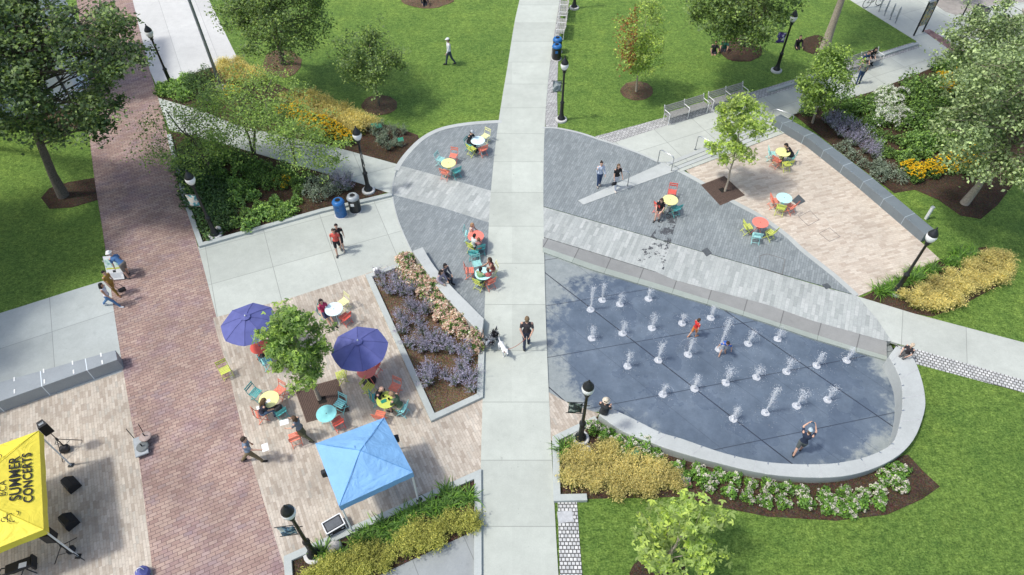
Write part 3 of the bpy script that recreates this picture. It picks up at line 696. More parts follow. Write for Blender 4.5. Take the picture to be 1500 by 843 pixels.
chair(1135,294,80,'coral','coral folding chair left of the cyan table on the sandy patio'); chair(1144,304,20,'lime','lime folding chair in front of the cyan table on the sandy patio'); chair(1159,302,310,'coral','coral folding chair right of the cyan table on the sandy patio')
table(1147,223,'lemon','pale yellow round table near the dark granite wall')
chair(1131,225,90,'aqua','aqua folding chair left of the yellow table by the granite wall'); chair(1138,235,50,'coral','coral folding chair near the yellow table by the granite wall'); chair(1153,240,340,'lime','lime folding chair in front of the yellow table by the granite wall'); chair(1159,229,290,'teal','teal folding chair under the person in black by the granite wall')
table(489,453,'pale','pale blue round table at the upper edge of the cafe patio')
chair(503,442,220,'cream','cream folding chair behind the pale blue table on the cafe patio'); chair(505,464,310,'red','red folding chair right of the pale blue table on the cafe patio'); chair(475,457,90,'teal','teal folding chair under the woman at the pale blue table')
table(394,585,'lemon','pale yellow round table left of the tree grate')
chair(409,572,215,'coral','coral folding chair behind the yellow table by the tree grate'); chair(410,602,320,'teal','teal folding chair with a dark bag beside the yellow table'); chair(374,575,120,'teal','teal folding chair left of the yellow table by the tree grate'); chair(382,605,60,'coral','coral folding chair under the long haired woman')
table(478,606,'turq','turquoise round table beside the corner of the tree grate')
chair(498,591,215,'turq','turquoise folding chair standing on the tree grate'); chair(494,617,320,'red','red folding chair in front of the turquoise table')
table(566,586,'lime','lime round table where two men sit')
chair(540,567,120,'lime','lime folding chair left of the two men'); chair(578,567,200,'coral','coral folding chair behind the lime table'); chair(556,608,20,'coral','coral folding chair half under the corner of the blue canopy'); chair(552,582,80,'teal','teal folding chair under the bald man'); chair(588,597,290,'turq','turquoise folding chair under the man in green')
chair(499,549,250,'lime','lime folding chair alone behind the tree grate'); chair(329,542,150,'lime','lime folding chair alone on the edge of the brick promenade'); chair(431,640,330,'coral','coral folding chair beside the woman with papers')
def umbrella(px, py, tab, label, tlabel, rot):
    g = G(px, py, 2.45); loc = (g.x, g.y, .034)
    r = empty('patio_umbrella', loc, rot, label, 'umbrella', 'indigo patio umbrellas')
    b = MB(); n = 8; R = 1.02; vs = [(0,0,2.52)]; rings = [(.2,2.47),(.55,2.34),(R,2.10)]
    for q, (rr, z) in enumerate(rings):
        for i in range(24):
            a = 2*PI*i/24; k = (i % 3 != 0); edge = rr*(1-.045*k*(rr/R)); vs.append((edge*math.cos(a), edge*math.sin(a), z-(.025*k if q == 2 else .012*k)))
    fs = [(0, 1+i, 1+(i+1) % 24) for i in range(24)]
    for q in range(2):
        for i in range(24): j = (i+1) % 24; fs.append((1+q*24+i, 1+q*24+24+i, 1+q*24+24+j, 1+q*24+j))
    b.add(vs, fs); c = b.build('canopy', M['umb'], r); c.modifiers.new('cloth', 'SOLIDIFY').thickness = .008
    b = MB()
    for i in range(8): a = 2*PI*i/8; b.tube([(q_*math.cos(a), q_*math.sin(a), z_+.006) for q_, z_ in ((.17,2.485),(.55,2.34),(R,2.10))], .007, 4)
    b.build('seams', M['umb_seam'], c)
    v = MB(); vs = [(0,0,2.585)]+[(.17*math.cos(2*PI*i/8), .17*math.sin(2*PI*i/8), 2.525) for i in range(8)]
    v.add(vs, [(0, 1+i, 1+(i+1) % 8) for i in range(8)]); o = v.build('vent', M['umb'], c); o.modifiers.new('cloth', 'SOLIDIFY').thickness = .008
    MB().lathe([(.025,2.56),(.03,2.60),(.012,2.64)], n=10).build('finial', M['white'], r)
    MB().lathe([(.021,.05),(.021,2.55)], n=10).build('pole', M['galv'], r)
    b = MB()
    for i in range(8):
        a = 2*PI*i/8; b.tube([(.03*math.cos(a),.03*math.sin(a),2.48),(R*.97*math.cos(a),R*.97*math.sin(a),2.075)], .008, 5)
    b.build('ribs', M['galv'], r)
    MB().lathe([(.27,0),(.27,.05),(.08,.09),(.05,.16),(.03,.3)], n=20).build('base', M['black'], r)
    p = G(px, py, 2.45); tt = MB()
    t = table(750, 421, tab, tlabel); t.location = (g.x+.02, g.y-.02, .034)
    return r
umbrella(361,467,'red','indigo patio umbrella by the brick promenade, left of the tree','red round table under the umbrella left of the patio tree',.1)
umbrella(525,503,'salmon','indigo patio umbrella right of the patio tree','salmon round table under the umbrella right of the patio tree',.25)
chair(548,537,300,'red','red folding chair right of the umbrella table')
chair(390,528,60,'turq','turquoise folding chair half hidden under the patio tree')
# ---------------------------------------------------------------- canopies
def canopy(corners, zt, peak, mat, name, label, rim=.28):
    C = [G(x, y, zt).xy for x, y in corners]; ctr = sum(C, Vector((0, 0)))/4
    r = empty(name, (ctr.x, ctr.y, .034), 0, label, 'canopy tent')
    L = [c-ctr for c in C]; n = 16; b = MB(); vs = []; fs = []
    for j in range(n+1):
        for i in range(n+1):
            u, v = i/n, j/n
            p = L[0].lerp(L[1], u).lerp(L[3].lerp(L[2], u), v)
            d = max(abs(2*u-1), abs(2*v-1))
            z = zt+peak*(1-d)**.93-.035*math.sin(PI*min(1, d))*math.sin(PI*(min(abs(2*u-1), abs(2*v-1))))
            edge = 1-d; dr = abs(abs(2*u-1)-abs(2*v-1))
            z += .02*math.sin(9*u+7*v)*edge*(1-edge)
            vs.append((p.x, p.y, z-.034))
    for j in range(n):
        for i in range(n):
            q = (j*(n+1)+i, j*(n+1)+i+1, (j+1)*(n+1)+i+1, (j+1)*(n+1)+i)
            fs += [(q[0], q[1], q[2]), (q[0], q[2], q[3])] if (i < n//2) == (j < n//2) else [(q[0], q[1], q[3]), (q[1], q[2], q[3])]
    b.add(vs, fs); o = b.build('roof', mat, r); o.modifiers.new('cloth', 'SOLIDIFY').thickness = .006
    b = MB()
    for k in range(4):
        a = L[k]; pts = [(a.x*(1-f), a.y*(1-f), zt+peak*f**.93-.034+.008) for f in [i/8 for i in range(9)]]; b.tube(pts, .009, 5)
    sm = b.build('ridge_seams', M['tent_seam_blue'] if mat is M['tent_blue'] else M['tent_seam_yellow'], o)
    b = MB()
    for k in range(4):
        a, c = L[k], L[(k+1) % 4]; m = 10; nrm = Vector((c.y-a.y, a.x-c.x)).normalized()
        if nrm.dot(a) < 0: nrm = -nrm
        vs = []
        for i in range(m+1):
            p = a.lerp(c, i/m); q = p+nrm*(.012+.01*math.sin(i*2.1)); vs.append((p.x, p.y, zt-.034)); vs.append((q.x, q.y, zt-rim-.034))
        b.add(vs, [(2*i, 2*i+2, 2*i+3, 2*i+1) for i in range(m)])
    o2 = b.build('valance', mat, r); o2.modifiers.new('cloth', 'SOLIDIFY').thickness = .005
    for k in range(4):
        p = L[k]*.965; b = MB(); b.box((p.x, p.y, (zt-.06)/2), (.045, .045, zt-.06), math.atan2(L[0].y, L[0].x))
        lg = b.build('leg', M['white'], r)
        b = MB(); b.box((p.x, p.y, .012), (.16, .16, .02)); b.build('foot_plate', M['black'], lg)
    return r, L, ctr
r, L, ctr = canopy([(462,650),(563,612),(605,692),(497,742)], 2.2, .55, M['tent_blue'], 'canopy_tent', 'sky blue canopy tent on the cafe patio')
b = MB()
for s, (u, v) in ((1, (.45,.42)), (-1, (.58,.46))):
    p = L[0].lerp(L[1], u).lerp(L[3].lerp(L[2], u), v); b.box((p.x, p.y, 2.2+.43), (.02, .26, .035), .5)
b.build('ridge_seam', M['tent_blue'], r)
b = MB()
q = L[2]*1.0; b.lathe([(.16,0),(.17,.10),(.06,.14)], (q.x, q.y, 0), 12); b.build('weight', M['black'], r)
for q in (L[0].lerp(L[3], .38), L[1].lerp(L[2], .3)):
    MB().bbox((q.x*1.05, q.y*1.05, 1.72), (.22, .16, .3), .03, .3).build('hanging_bag', M['black_plastic'], r)
# yellow canopy with lettering
Yc = [(57,631),(64,776)]
a0, a1 = G(*Yc[0], 2.3).xy, G(*Yc[1], 2.3).xy; d = (a1-a0); w = Vector((d.y, -d.x)); w = w if w.x < 0 else -w
def inv(p, z):
    rel = Vector((p.x, p.y, z-CAMH)); f = rel.y*CT-rel.z*ST; u = rel.y*ST+rel.z*CT
    return (750+FOC*rel.x/f, 421.5-FOC*u/f)
crn = [inv(a0, 2.3), inv(a1, 2.3), inv(a1+w, 2.3), inv(a0+w, 2.3)]
r, L, ctr = canopy(crn, 2.3, .75, M['tent_yellow'], 'canopy_tent', 'yellow canopy tent with black concert lettering')
def lettering(txt, size, pos, bold, name='lettering', spacing=1.0):
    cu = bpy.data.curves.new('lettering', 'FONT'); cu.body = txt; cu.size = size; cu.align_x = 'CENTER'; cu.align_y = 'CENTER'
    cu.offset = bold; cu.space_character = spacing; cu.extrude = .002
    tmp = bpy.data.objects.new('tmp', cu); col.objects.link(tmp)
    me = bpy.data.meshes.new_from_object(tmp.evaluated_get(bpy.context.evaluated_depsgraph_get()))
    bpy.data.objects.remove(tmp); me.materials.clear(); me.materials.append(M['ink']); me.name = name
    o = bpy.data.objects.new(name, me); col.objects.link(o); return o
E0, E1 = L[0], L[1]; em = (E0+E1)/2; inn = (-em).normalized(); slope = math.atan2(.75, em.length)
xdir = (E0-E1).normalized(); X = Vector((xdir.x, xdir.y, 0))
up = Vector((inn.x*math.cos(slope), inn.y*math.cos(slope), math.sin(slope))); nz = X.cross(up).normalized()
for txt, size, dist, bold, sp, sh in (('SUMMER', .40, .64, .007, 1.04, .12), ('CONCERTS', .335, .33, .007, 1.06, .08), ('BCA', .27, .95, -.002, 1.1, -.16)):
    o = lettering(txt, size, None, bold, 'lettering', sp); o.parent = r
    p = Vector((em.x, em.y, 2.3-.034))+up*dist+X*sh+nz*.035
    o.matrix_local = Matrix(((X.x, up.x, nz.x, p.x), (X.y, up.y, nz.y, p.y), (X.z, up.z, nz.z, p.z), (0,0,0,1)))
b = MB()
for cx_, cy_ in ((.95, 1.15), (-1.15, .82)):
    for i in range(7):
        a = random.uniform(0, 6); q = cx_+random.uniform(-.16, .16); s = cy_+random.uniform(-.2, .2)
        if abs(q) > (em.length-s)*1.0-.1 and False: continue
        pts = [Vector((em.x, em.y, 2.266))+X*(q+.08*math.cos(a+k*.8))+up*(s+.08*math.sin(a+k*.8))+nz*.03 for k in range(4)]
        b.tube(pts, .012, 4)
b.build('printed_drawing', M['ink'], r)['kind'] = 'stuff'
# ---------------------------------------------------------------- stage equipment
def speaker_stand(px, py, hh, label, slabel, yaw):
    g = G(px, py, .024); r = empty('speaker_stand', (g.x, g.y, .024), yaw, label, 'speaker stand', 'tripod speaker stands')
    MB().tube([(0,0,.12),(0,0,.8)], .022).tube([(0,0,.8),(0,0,hh)], .016).build('pole', M['black'], r)
    MB().lathe([(.04,.66),(.04,.76)], n=10).build('collar', M['black'], r)
    for k in range(3):
        a = k*2*PI/3+.5; MB().tube([(.03*math.cos(a),.03*math.sin(a),.68),(.52*math.cos(a),.52*math.sin(a),.02)], .014, 6).tube([(.02*math.cos(a),.02*math.sin(a),.2),(.27*math.cos(a),.27*math.sin(a),.35)], .009, 5).build('leg', M['black'], r)
    s = empty('loudspeaker', (g.x, g.y, hh+.024), yaw+.6, slabel, 'loudspeaker')
    vs = [(-.15,-.14),(.15,-.14),(.10,.15),(-.10,.15)]
    MB().prism(vs, 0, .52).build('cabinet', M['black_plastic'], s)
    MB().box((0,-.147,.26), (.26,.012,.46)).build('grille', M['black_mesh'], s)
    MB().bbox((0,.0,.523), (.15,.10,.014), .004).build('top_panel', M['galv'], s)
    MB().tube([(-.05,.02,.53),(-.05,.02,.56),(.05,.02,.56),(.05,.02,.53)], .01, 6).build('handle', M['black'], s)
    return g
speaker_stand(98, 658, 1.25, 'black tripod speaker stand behind the yellow canopy corner', 'black loudspeaker on the stand nearer the granite wall', .2)
speaker_stand(106, 812, 1.25, 'black tripod speaker stand in front of the yellow canopy', 'black loudspeaker on the stand nearest the bottom of the frame', 1.2)
o = MB().bbox((0,0,.12), (.30,.26,.24), .05).build('weight_bag', M['black_plastic'], None, loc=G(97,660,.03), rz=.4); tag(o, 'black weight bag under the rear speaker stand', 'bag')
o = MB().bbox((0,0,.14), (.26,.24,.2), .06).build('weight_bag', M['black_plastic'], None, loc=G(107,808,.03), rz=.9); tag(o, 'black weight bag on the front speaker stand legs', 'bag')
for px, py, rz, lb in ((107,712,.9,'black floor monitor, the upper of the two beside the yellow canopy'), (104,766,.9,'black floor monitor, the lower of the two beside the yellow canopy')):
    s = empty('floor_monitor', G(px, py, .024), rz, lb, 'floor monitor', 'black floor monitors')
    b = MB(); pr = [(-.2,0),(.2,0),(.2,.14),(.02,.36),(-.14,.36),(-.2,.2)]
    vs = [(x, y, z) for y in (-.24, .24) for x, z in pr]; fs = [tuple(range(6))[::-1], tuple(range(6, 12))]+[(i, (i+1) % 6, 6+(i+1) % 6, 6+i) for i in range(6)]
    b.add(vs, fs).build('cabinet', M['black_plastic'], s)
    b = MB(); b.add([(.205,-.21,.15),(.205,.21,.15),(.035,.21,.36),(.035,-.21,.36)], [(0,1,2,3)]); o = b.build('grille', M['black_mesh'], s); o.modifiers.new('thick', 'SOLIDIFY').thickness = .01
s = empty('keyboard_case', G(42, 838, .03), rad(24), 'black keyboard case on a folding stand at the bottom left', 'instrument case')
MB().bbox((0,0,.55), (.75,.32,.12), .02).build('case', M['black_plastic'], s); MB().bbox((.36,0,.46), (.08,.42,.3), .015).build('end_panel', M['black_plastic'], s)
MB().tube([(-.32,-.1,.5),(-.5,-.1,.55),(-.56,.0,.56),(-.5,.12,.55),(-.32,.1,.5)], .022).build('handle', M['black'], s)
for q in (-1, 1): MB().tube([(q*.25,-.16,.0),(-q*.2,.16,.5)], .016).tube([(q*.25,.16,.0),(-q*.2,-.16,.5)], .016).build('leg', M['black'], s)
o = MB().bbox((0,0,.004), (.22,.16,.008), .002).build('paper', M['paper'], None, loc=G(33,828,.64)+Vector((0,0,.0)), rz=.3); tag(o, 'white sheet of paper on the black keyboard case', 'paper')
s = empty('blue_bag', G(212, 842, .03), .4, 'indigo cloth bag at the bottom edge by the brick promenade', 'bag')
b = MB(); b.lathe([(.16,0),(.22,.1),(.20,.26),(.09,.36),(.03,.42)], n=9); b.build('sack', M['umb'], s)
MB().tube([(-.1,0,.34),(-.05,.05,.46),(.05,.05,.46),(.1,0,.34)], .012).build('strap', M['white'], s)
s = empty('flat_trolley', G(209, 656, .03), A_PROM-PI/2, 'grey flat trolley on the brick promenade edge', 'trolley')
MB().bbox((0,-.02,.16), (.44,.82,.07), .015).build('deck', M['galv'], s)
for x in (-.17, .17):
    MB().tube([(x,.38,.18),(x*1.2,.46,.75)], .014).build('handle', M['black'], s)
    for y in (-.3, .28): MB().tube([(x-.02,y,.065),(x+.02,y,.065)], .06, 12).build('wheel', M['black'], s)
for k, (px, py, zz, mm, lb) in enumerate(((209,655,.225,'steel','dark round umbrella base on the middle of the grey trolley'), (213,640,.30,'rust','brownish round umbrella base at the far end of the grey trolley'))):
    g = G(px, py, zz); q = empty('umbrella_base', (g.x, g.y, zz), 0, lb, 'umbrella base')
    mt = plain('umbrella_base_iron', (.13,.145,.145) if k == 0 else (.34,.27,.24), .6)
    MB().lathe([(.205,0),(.205,.03),(.17,.05),(.03,.06)], n=24).build('disc', mt, q); MB().lathe([(.022,.05),(.022,.22)], n=10).build('tube', M['black'], q)
s = empty('road_case', G(492, 775, .034), ang((484,778),(508,764)), 'black road case with pale edges beside the golden grass bed', 'road case')
MB().bbox((0,0,.22), (.62,.40,.40), .01).build('body', M['black_plastic'], s)
b = MB()
for x in (-1, 1):
    b.box((x*.31,0,.43), (.035,.43,.035)); b.box((x*.31,-.205,.22), (.035,.03,.40)); b.box((x*.31,.205,.22), (.035,.03,.40))
for y in (-1, 1): b.box((0,y*.205,.43), (.585,.035,.033)); b.box((0,y*.205,.03), (.585,.03,.03))
b.build('edge_trim', M['white'], s)
MB().bbox((0,0,.425), (.50,.30,.012), .004).build('lid_panel', plain('dark_grey_laminate', (.10,.11,.12), .5), s)
for x in (-.2, .2): MB().bbox((x,-.21,.25), (.09,.02,.06), .005).build('latch', M['steel'], s)
# ---------------------------------------------------------------- bins, benches, signs
def bin_(px, py, body, lid, label, blue):
    r = empty('litter_bin', G(px, py, .024), 0, label, 'bin', 'round litter bins')
    MB().lathe([(.25,0),(.27,.03),(.275,.72),(.29,.74),(.28,.76)], n=20).build('body', body, r, True)
    MB().lathe([(.295,.75),(.295,.80),(.24,.90),(.13,.935),(.12,.90),(.02,.89)], n=20).build('lid', lid, r, True)
    b = MB(); b.lathe([(.115,.936),(.115,.94),(.02,.94)], n=16); b.build('opening', M['black_mesh'], r)
    MB().lathe([(.32,-.01),(.32,.012),(.2,.014)], n=20).build('base_pad', M['footing'], r)
    MB().bbox((-.02,-.283,.55), (.16,.012,.16), .003).build('sticker', M['white'] if not blue else M['bin_blue'], r)
bin_(500,315,M['bin_blue'],M['bin_blue'],'blue recycling bin beside the shrub bed kerb',True)
bin_(521,308,M['black'],M['galv'],'black litter bin with a grey lid beside the blue bin',False)
bin_(815,86,M['black'],M['bin_blue'],'black bin with a blue lid beside the main walk, nearer one',True)
bin_(816,76,M['black'],M['bin_blue'],'black bin with a blue lid beside the main walk, farther one',True)
def bench(p, q, label, flip=False):
    a, c = G(*p, .45), G(*q, .45); d = c-a; Ln = d.length; rz = math.atan2(d.y, d.x); m_ = (a+c)/2
    r = empty('park_bench', (m_.x, m_.y, .034), rz+(PI if flip else 0), label, 'bench', 'slatted park benches')
    b = MB()
    for i in range(5): b.bbox((0,-.18+.095*i,.45), (Ln,.075,.035), .006)
    b.build('seat', M['grey_wood'], r)
    b = MB()
    for i in range(4): b.bbox((0,.25+.03*i,.55+.09*i), (Ln,.03,.075), .006)
    b.build('backrest', M['grey_wood'], r)
    for x in (-Ln/2+.05, 0, Ln/2-.05):
        b = MB(); b.tube([(x,-.22,.0),(x,-.22,.64),(x,-.18,.67),(x,.26,.66)], .02, 6); b.tube([(x,.22,.0),(x,.25,.5),(x,.36,.92)], .02, 6); b.tube([(x,-.2,.42),(x,.24,.42)], .018, 6)
        b.build('armrest_frame', M['white'], r)
bench((976,171),(1035,153),'slatted park bench nearer the main walk, on the sett strip'); bench((1040,151),(1092,135),'slatted park bench farther right on the sett strip')
bench((820,50),(823,28),'slatted bench beside the main walk next to the blue lidded bins', True); bench((823.5,24),(826,2),'slatted bench at the top edge beside the main walk', True)
bench((1238,100),(1290,84),'slatted bench in the shade where a couple sits')
def rail(p, q, label):
    a, c = G(*p, .0), G(*q, .0); r = empty('handrail', (a.x, a.y, .03), 0, label, 'handrail', 'steel handrails at the steps'); d = c-a
    MB().tube([(0,0,0),(0,0,.80),(d.x*.12,d.y*.12,.88),(d.x*.88,d.y*.88,.88),(d.x,d.y,.80),(d.x,d.y,0)], .024, 8).build('rail', M['steel'], r, True)
    for c_ in ((0,0,0), (d.x,d.y,0)): MB().lathe([(.06,0),(.06,.015)], c_, 10).build('flange', M['steel'], r)
rail((899,268),(919,274),'steel handrail by the standing woman in black'); rail((963,240),(983,252),'steel handrail at the left of the fanned steps')
rail((1018,220),(1042,232),'steel handrail in the middle of the fanned steps, by the young tree'); rail((1127,180),(1156,190),'steel handrail against the end of the dark granite wall')
s = empty('utility_post', G(1356,321,.0), .5, 'pale grey utility post standing on the lawn by the granite wall', 'utility post')
MB().bbox((0,0,.36), (.14,.12,.72), .015).build('post', M['white'], s); MB().bbox((0,0,.735), (.17,.15,.035), .01).build('cap', M['galv'], s)
s = empty('map_sign', G(1345,50,.02), rad(30), 'tall framed map sign on the corner of the sidewalk', 'sign')
for x in (-.42, .42): MB().box((x,0,1.1), (.07,.08,2.2)).build('post', M['black'], s)
t = NT('map_print'); MP = t.ramp(t.noise(3.2, 3, .6), [(.36, (.10,.12,.12)), (.46, (.32,.34,.30)), (.52, (.50,.40,.08)), (.58, (.30,.12,.20)), (.63, (.10,.20,.10))], 'CONSTANT')
MB().bbox((0,0,1.33), (.76,.05,1.5), .01).build('map_panel', t.done(MP, .5), s); MB().bbox((0,0,2.2), (.95,.14,.08), .02).build('top_cap', M['galv'], s)
def bike_rack(px, py, label, mat, rz):
    r = empty('bike_rack', G(px, py, .024), rz, label, 'bike rack', 'bike racks on the sidewalk')
    MB().tube([(-.3,0,0),(-.3,0,.7),(-.2,0,.84),(0,0,.88),(.2,0,.84),(.3,0,.7),(.3,0,0)], .024, 8).build('hoop', mat, r, True)
    for x in (-.3, .3): MB().lathe([(.06,0),(.06,.012)], (x,0,0), 8).build('flange', mat, r)
for k, (x, y) in enumerate(((1288,14),(1296,20),(1304,26),(1312,31))): bike_rack(x, y, 'thin grey hoop rack, %s from the bicycle' % ['first','second','third','fourth'][k], M['galv'], rad(65))
bike_rack(1409, 25, 'thick black hoop rack beside the black bin box', M['black'], rad(60))
s = empty('bicycle', G(1277,10,.03), rad(20), 'parked dark bicycle on the sidewalk at the top edge', 'bicycle')
for x in (-.52, .52):
    w_ = MB(); w_.tube([(x+.33*math.cos(2*PI*i/20), 0, .34+.33*math.sin(2*PI*i/20)) for i in range(21)], .02, 6, False); wh = w_.build('wheel', M['black'], s)
    b = MB()
    for i in range(8): a = PI*i/8; b.tube([(x-.32*math.cos(a),0,.34-.32*math.sin(a)),(x+.32*math.cos(a),0,.34+.32*math.sin(a))], .003, 4)
    b.build('spokes', M['steel'], wh)
MB().tube([(-.52,0,.34),(-.08,0,.32),(.38,0,.80)], .018).tube([(-.08,0,.32),(-.22,0,.86)], .018).tube([(-.22,0,.82),(.38,0,.80)], .018).tube([(-.52,0,.34),(-.22,0,.80)], .012).build('frame', M['black'], s)
MB().tube([(.52,0,.34),(.36,0,.95)], .016).build('fork', M['black'], s); MB().tube([(.36,-.28,1.0),(.36,0,.95),(.36,.28,1.0)], .014).build('handlebar', M['black'], s); MB().bbox((-.24,0,.90), (.26,.14,.06), .02).build('saddle', M['black'], s)
s = empty('bin_box', G(1428,35,.03), rad(35), 'black bin box with a rounded hood beside the street', 'bin')
b = MB(); pr = [(-.3,0),(.3,0),(.3,.9),(.22,1.1),(.05,1.18),(-.12,1.12),(-.3,.85)]
b.add([(x, y, z) for y in (-.4, .4) for x, z in pr], [tuple(range(7))[::-1], tuple(range(7, 14))]+[(i, (i+1) % 7, 7+(i+1) % 7, 7+i) for i in range(7)]); b.build('hood', M['black'], s)
MB().bbox((0,-.407,.5), (.44,.02,.6), .005).build('front_panel', M['galv'], s)
for k, (x, y, rz) in enumerate(((549,192,.3),(556,193,.3),(588,213,.3),(928,672,.6))):
    lb = ['green plant sign, left one of the pair in the lavender bed', 'green plant sign, right one of the pair in the lavender bed', 'single green plant sign near the oval plaza edge', 'green plant sign between the golden grass and the white hydrangeas'][k]
    s = empty('plant_sign', G(x, y, .02), rz, lb, 'plant sign'); MB().tube([(0,.03,0),(0,0,.35)], .012, 6).build('stake', M['black'], s)
    MB().box((0,0,.36), (.30,.22,.012), 0, None, Matrix.Rotation(rad(35), 3, 'X')).build('plate', M['green_sign'], s)
s = empty('plaque', G(1005,712,.02), .3, 'small pink and grey plaque standing in the mulch', 'plaque'); MB().box((0,0,.2), (.26,.2,.02), 0, None, Matrix.Rotation(rad(40), 3, 'X')).build('plate', plain('pink_plaque', (.42,.20,.17), .6), s); MB().box((0,.02,.09), (.04,.04,.18)).build('stake', M['black'], s)
MB().box((0,.05,.25), (.26,.1,.014), 0, None, Matrix.Rotation(rad(40), 3, 'X')).build('top_band', plain('grey_plaque', (.14,.16,.18), .6), s)
s = empty('stone_marker', G(552,404,.06), .5, 'white upright stone marker at the corner of the lavender bed', 'marker'); MB().bbox((0,0,.22), (.20,.15,.44), .02).build('block', M['white'], s); MB().bbox((0,-.08,.24), (.14,.012,.24), .003).build('face_plate', M['galv'], s)
def boulder(px, py, rx, label, z=.05):
    me = MB().ball((0,0,.12), (rx, rx*.75, .22), 14, 10); rr = random.Random(px)
    me.v = [(x*(1+rr.uniform(-.12,.12)), y*(1+rr.uniform(-.12,.12)), z_*(1+rr.uniform(-.15,.15))) for x, y, z_ in me.v]
    tag(me.build('boulder', M['rock'], None, True, G(px, py, z), .4), label, 'boulder')
boulder(491,803,.24,'pale boulder in the grass bed beside the lamp post'); boulder(857,664,.26,'pale boulder behind the golden grass south of the fountain'); boulder(322,340,.15,'small pale stone at the foot of the lamp post by the shrub bed',.03)
# tree grates
for k, px in enumerate(([(432,572),(494,555),(512,602),(449,619)], [(1027,271),(1061,258),(1091,286),(1055,301)])):
    P = [G(x, y, .05).xy for x, y in px]; c_ = sum(P, Vector((0,0)))/4
    r = empty('tree_grate', (c_.x, c_.y, .05), 0, ['brown square tree grate under the cafe patio tree', 'brown square tree grate under the young tree on the slate plaza'][k], 'tree grate')
    Lq = [p-c_ for p in P]; b = MB(); h_ = .2
    for i in range(4):
        p, q = Lq[i], Lq[(i+1) % 4]; b.prism([p, q, q*h_, p*h_], -.04, .004+.0003*i)
    b.build('plate', M['rust'], r); MB().prism([p*h_ for p in Lq], -.04, -.01).build('soil', M['hole'], r)
    b = MB(); n_ = 26
    for i in range(1, n_):
        f = i/n_
        for s0, s1 in ((0, .39), (.61, 1)) if .39 < f < .61 else ((0, 1),):
            p, q = Lq[0].lerp(Lq[1], f), Lq[3].lerp(Lq[2], f); u0, u1 = p.lerp(q, .03+s0*.94), p.lerp(q, .03+s1*.94); t_ = (q-p).normalized(); sd = Vector((-t_.y, t_.x))*.006
            b.prism([u0-sd, u1-sd, u1+sd, u0+sd], 0, .0065)
    b.build('slots', M['hole'], r)
# white building behind the trees at the top left
g = G(120,152,.0); aB = ang((60,160),(120,150)); r = empty('white_building', (g.x, g.y, 0), aB, 'white building with tall slender pilasters behind the trees at the top left', 'building')
MB().box((-11,3.2,3.6), (22,6,7.0)).build('wall', M['building'], r); MB().box((-10.98,3.0,.3), (22.4,6.5,.6)).build('plinth', M['building'], r)
b = MB()
for k in range(27): b.box((-.5-.8*k,.19,3.7), (.14,.06,6.2))
b.build('recess', M['dark_gap'], r)
MB().box((-11,3.1,7.2), (22.8,6.8,.3)).build('cornice', M['building'], r); MB().box((-11,3.1,7.42), (22.2,6.2,.14)).build('roof', M['galv'], r)
g = G(-10,190,.0); r = empty('glass_porch', (g.x, g.y, 0), aB, 'blue glazed porch with white frames at the left edge', 'porch')
MB().box((-1.2,.9,1.3), (2.6,1.8,2.6)).build('glazing', M['building_blue'], r)
b = MB()
for k in range(5): b.box((-2.5+.65*k,-.02,1.3), (.06,.06,2.6))
b.box((-1.2,-.02,2.62), (2.72,.1,.1)); b.box((.12,.9,2.622), (.1,1.8,.1)); b.box((.12,.0,1.3), (.08,.08,2.6)); b.build('frame', M['white'], r)
# sign stand by the promenade
C4 = [(154,377),(176,374),(183,404),(166,407)]
s = empty('sign_stand', G(174,404,.03), .12, 'white printed sign board leaning on the grass edge of the promenade', 'sign')
tl = Matrix.Rotation(rad(-32), 3, 'X')
MB().box((0,0,.50), (.66,.03,1.05), 0, None, tl).build('board', M['white'], s)
nv = tl @ Vector((0,-1,0)); upv = tl @ Vector((0,0,1))
t = NT('green_map_print'); gm = t.done(t.ramp(t.noise(6, 3), [(.4,(.25,.45,.40)),(.5,(.45,.62,.55)),(.6,(.62,.72,.66))]), .7)
MB().box(Vector((0,0,.5))+nv*.02+upv*.22, (.62,.006,.36), 0, None, tl).build('printed_map', gm, s)
MB().box(Vector((0,0,.5))+nv*.02+upv*-.02, (.6,.006,.06), 0, None, tl).build('printed_band', plain('lime_print', (.55,.62,.08), .7), s)
MB().box(Vector((0,0,.5))+nv*.02+upv*-.15, (.12,.006,.1), 0, None, tl).build('printed_emblem', M['ink'], s)
b = MB()
for i in range(5): b.box(Vector((0,0,.5))+nv*.019+upv*(-.25-.045*i), (.5-.06*(i % 2),.004,.012), 0, None, tl)
b.build('printed_lines', M['galv'], s)
for x in (-.3, .3): MB().tube([(x,.05,.9),(x,.42,0)], .015, 6).build('prop_leg', M['white'], s)
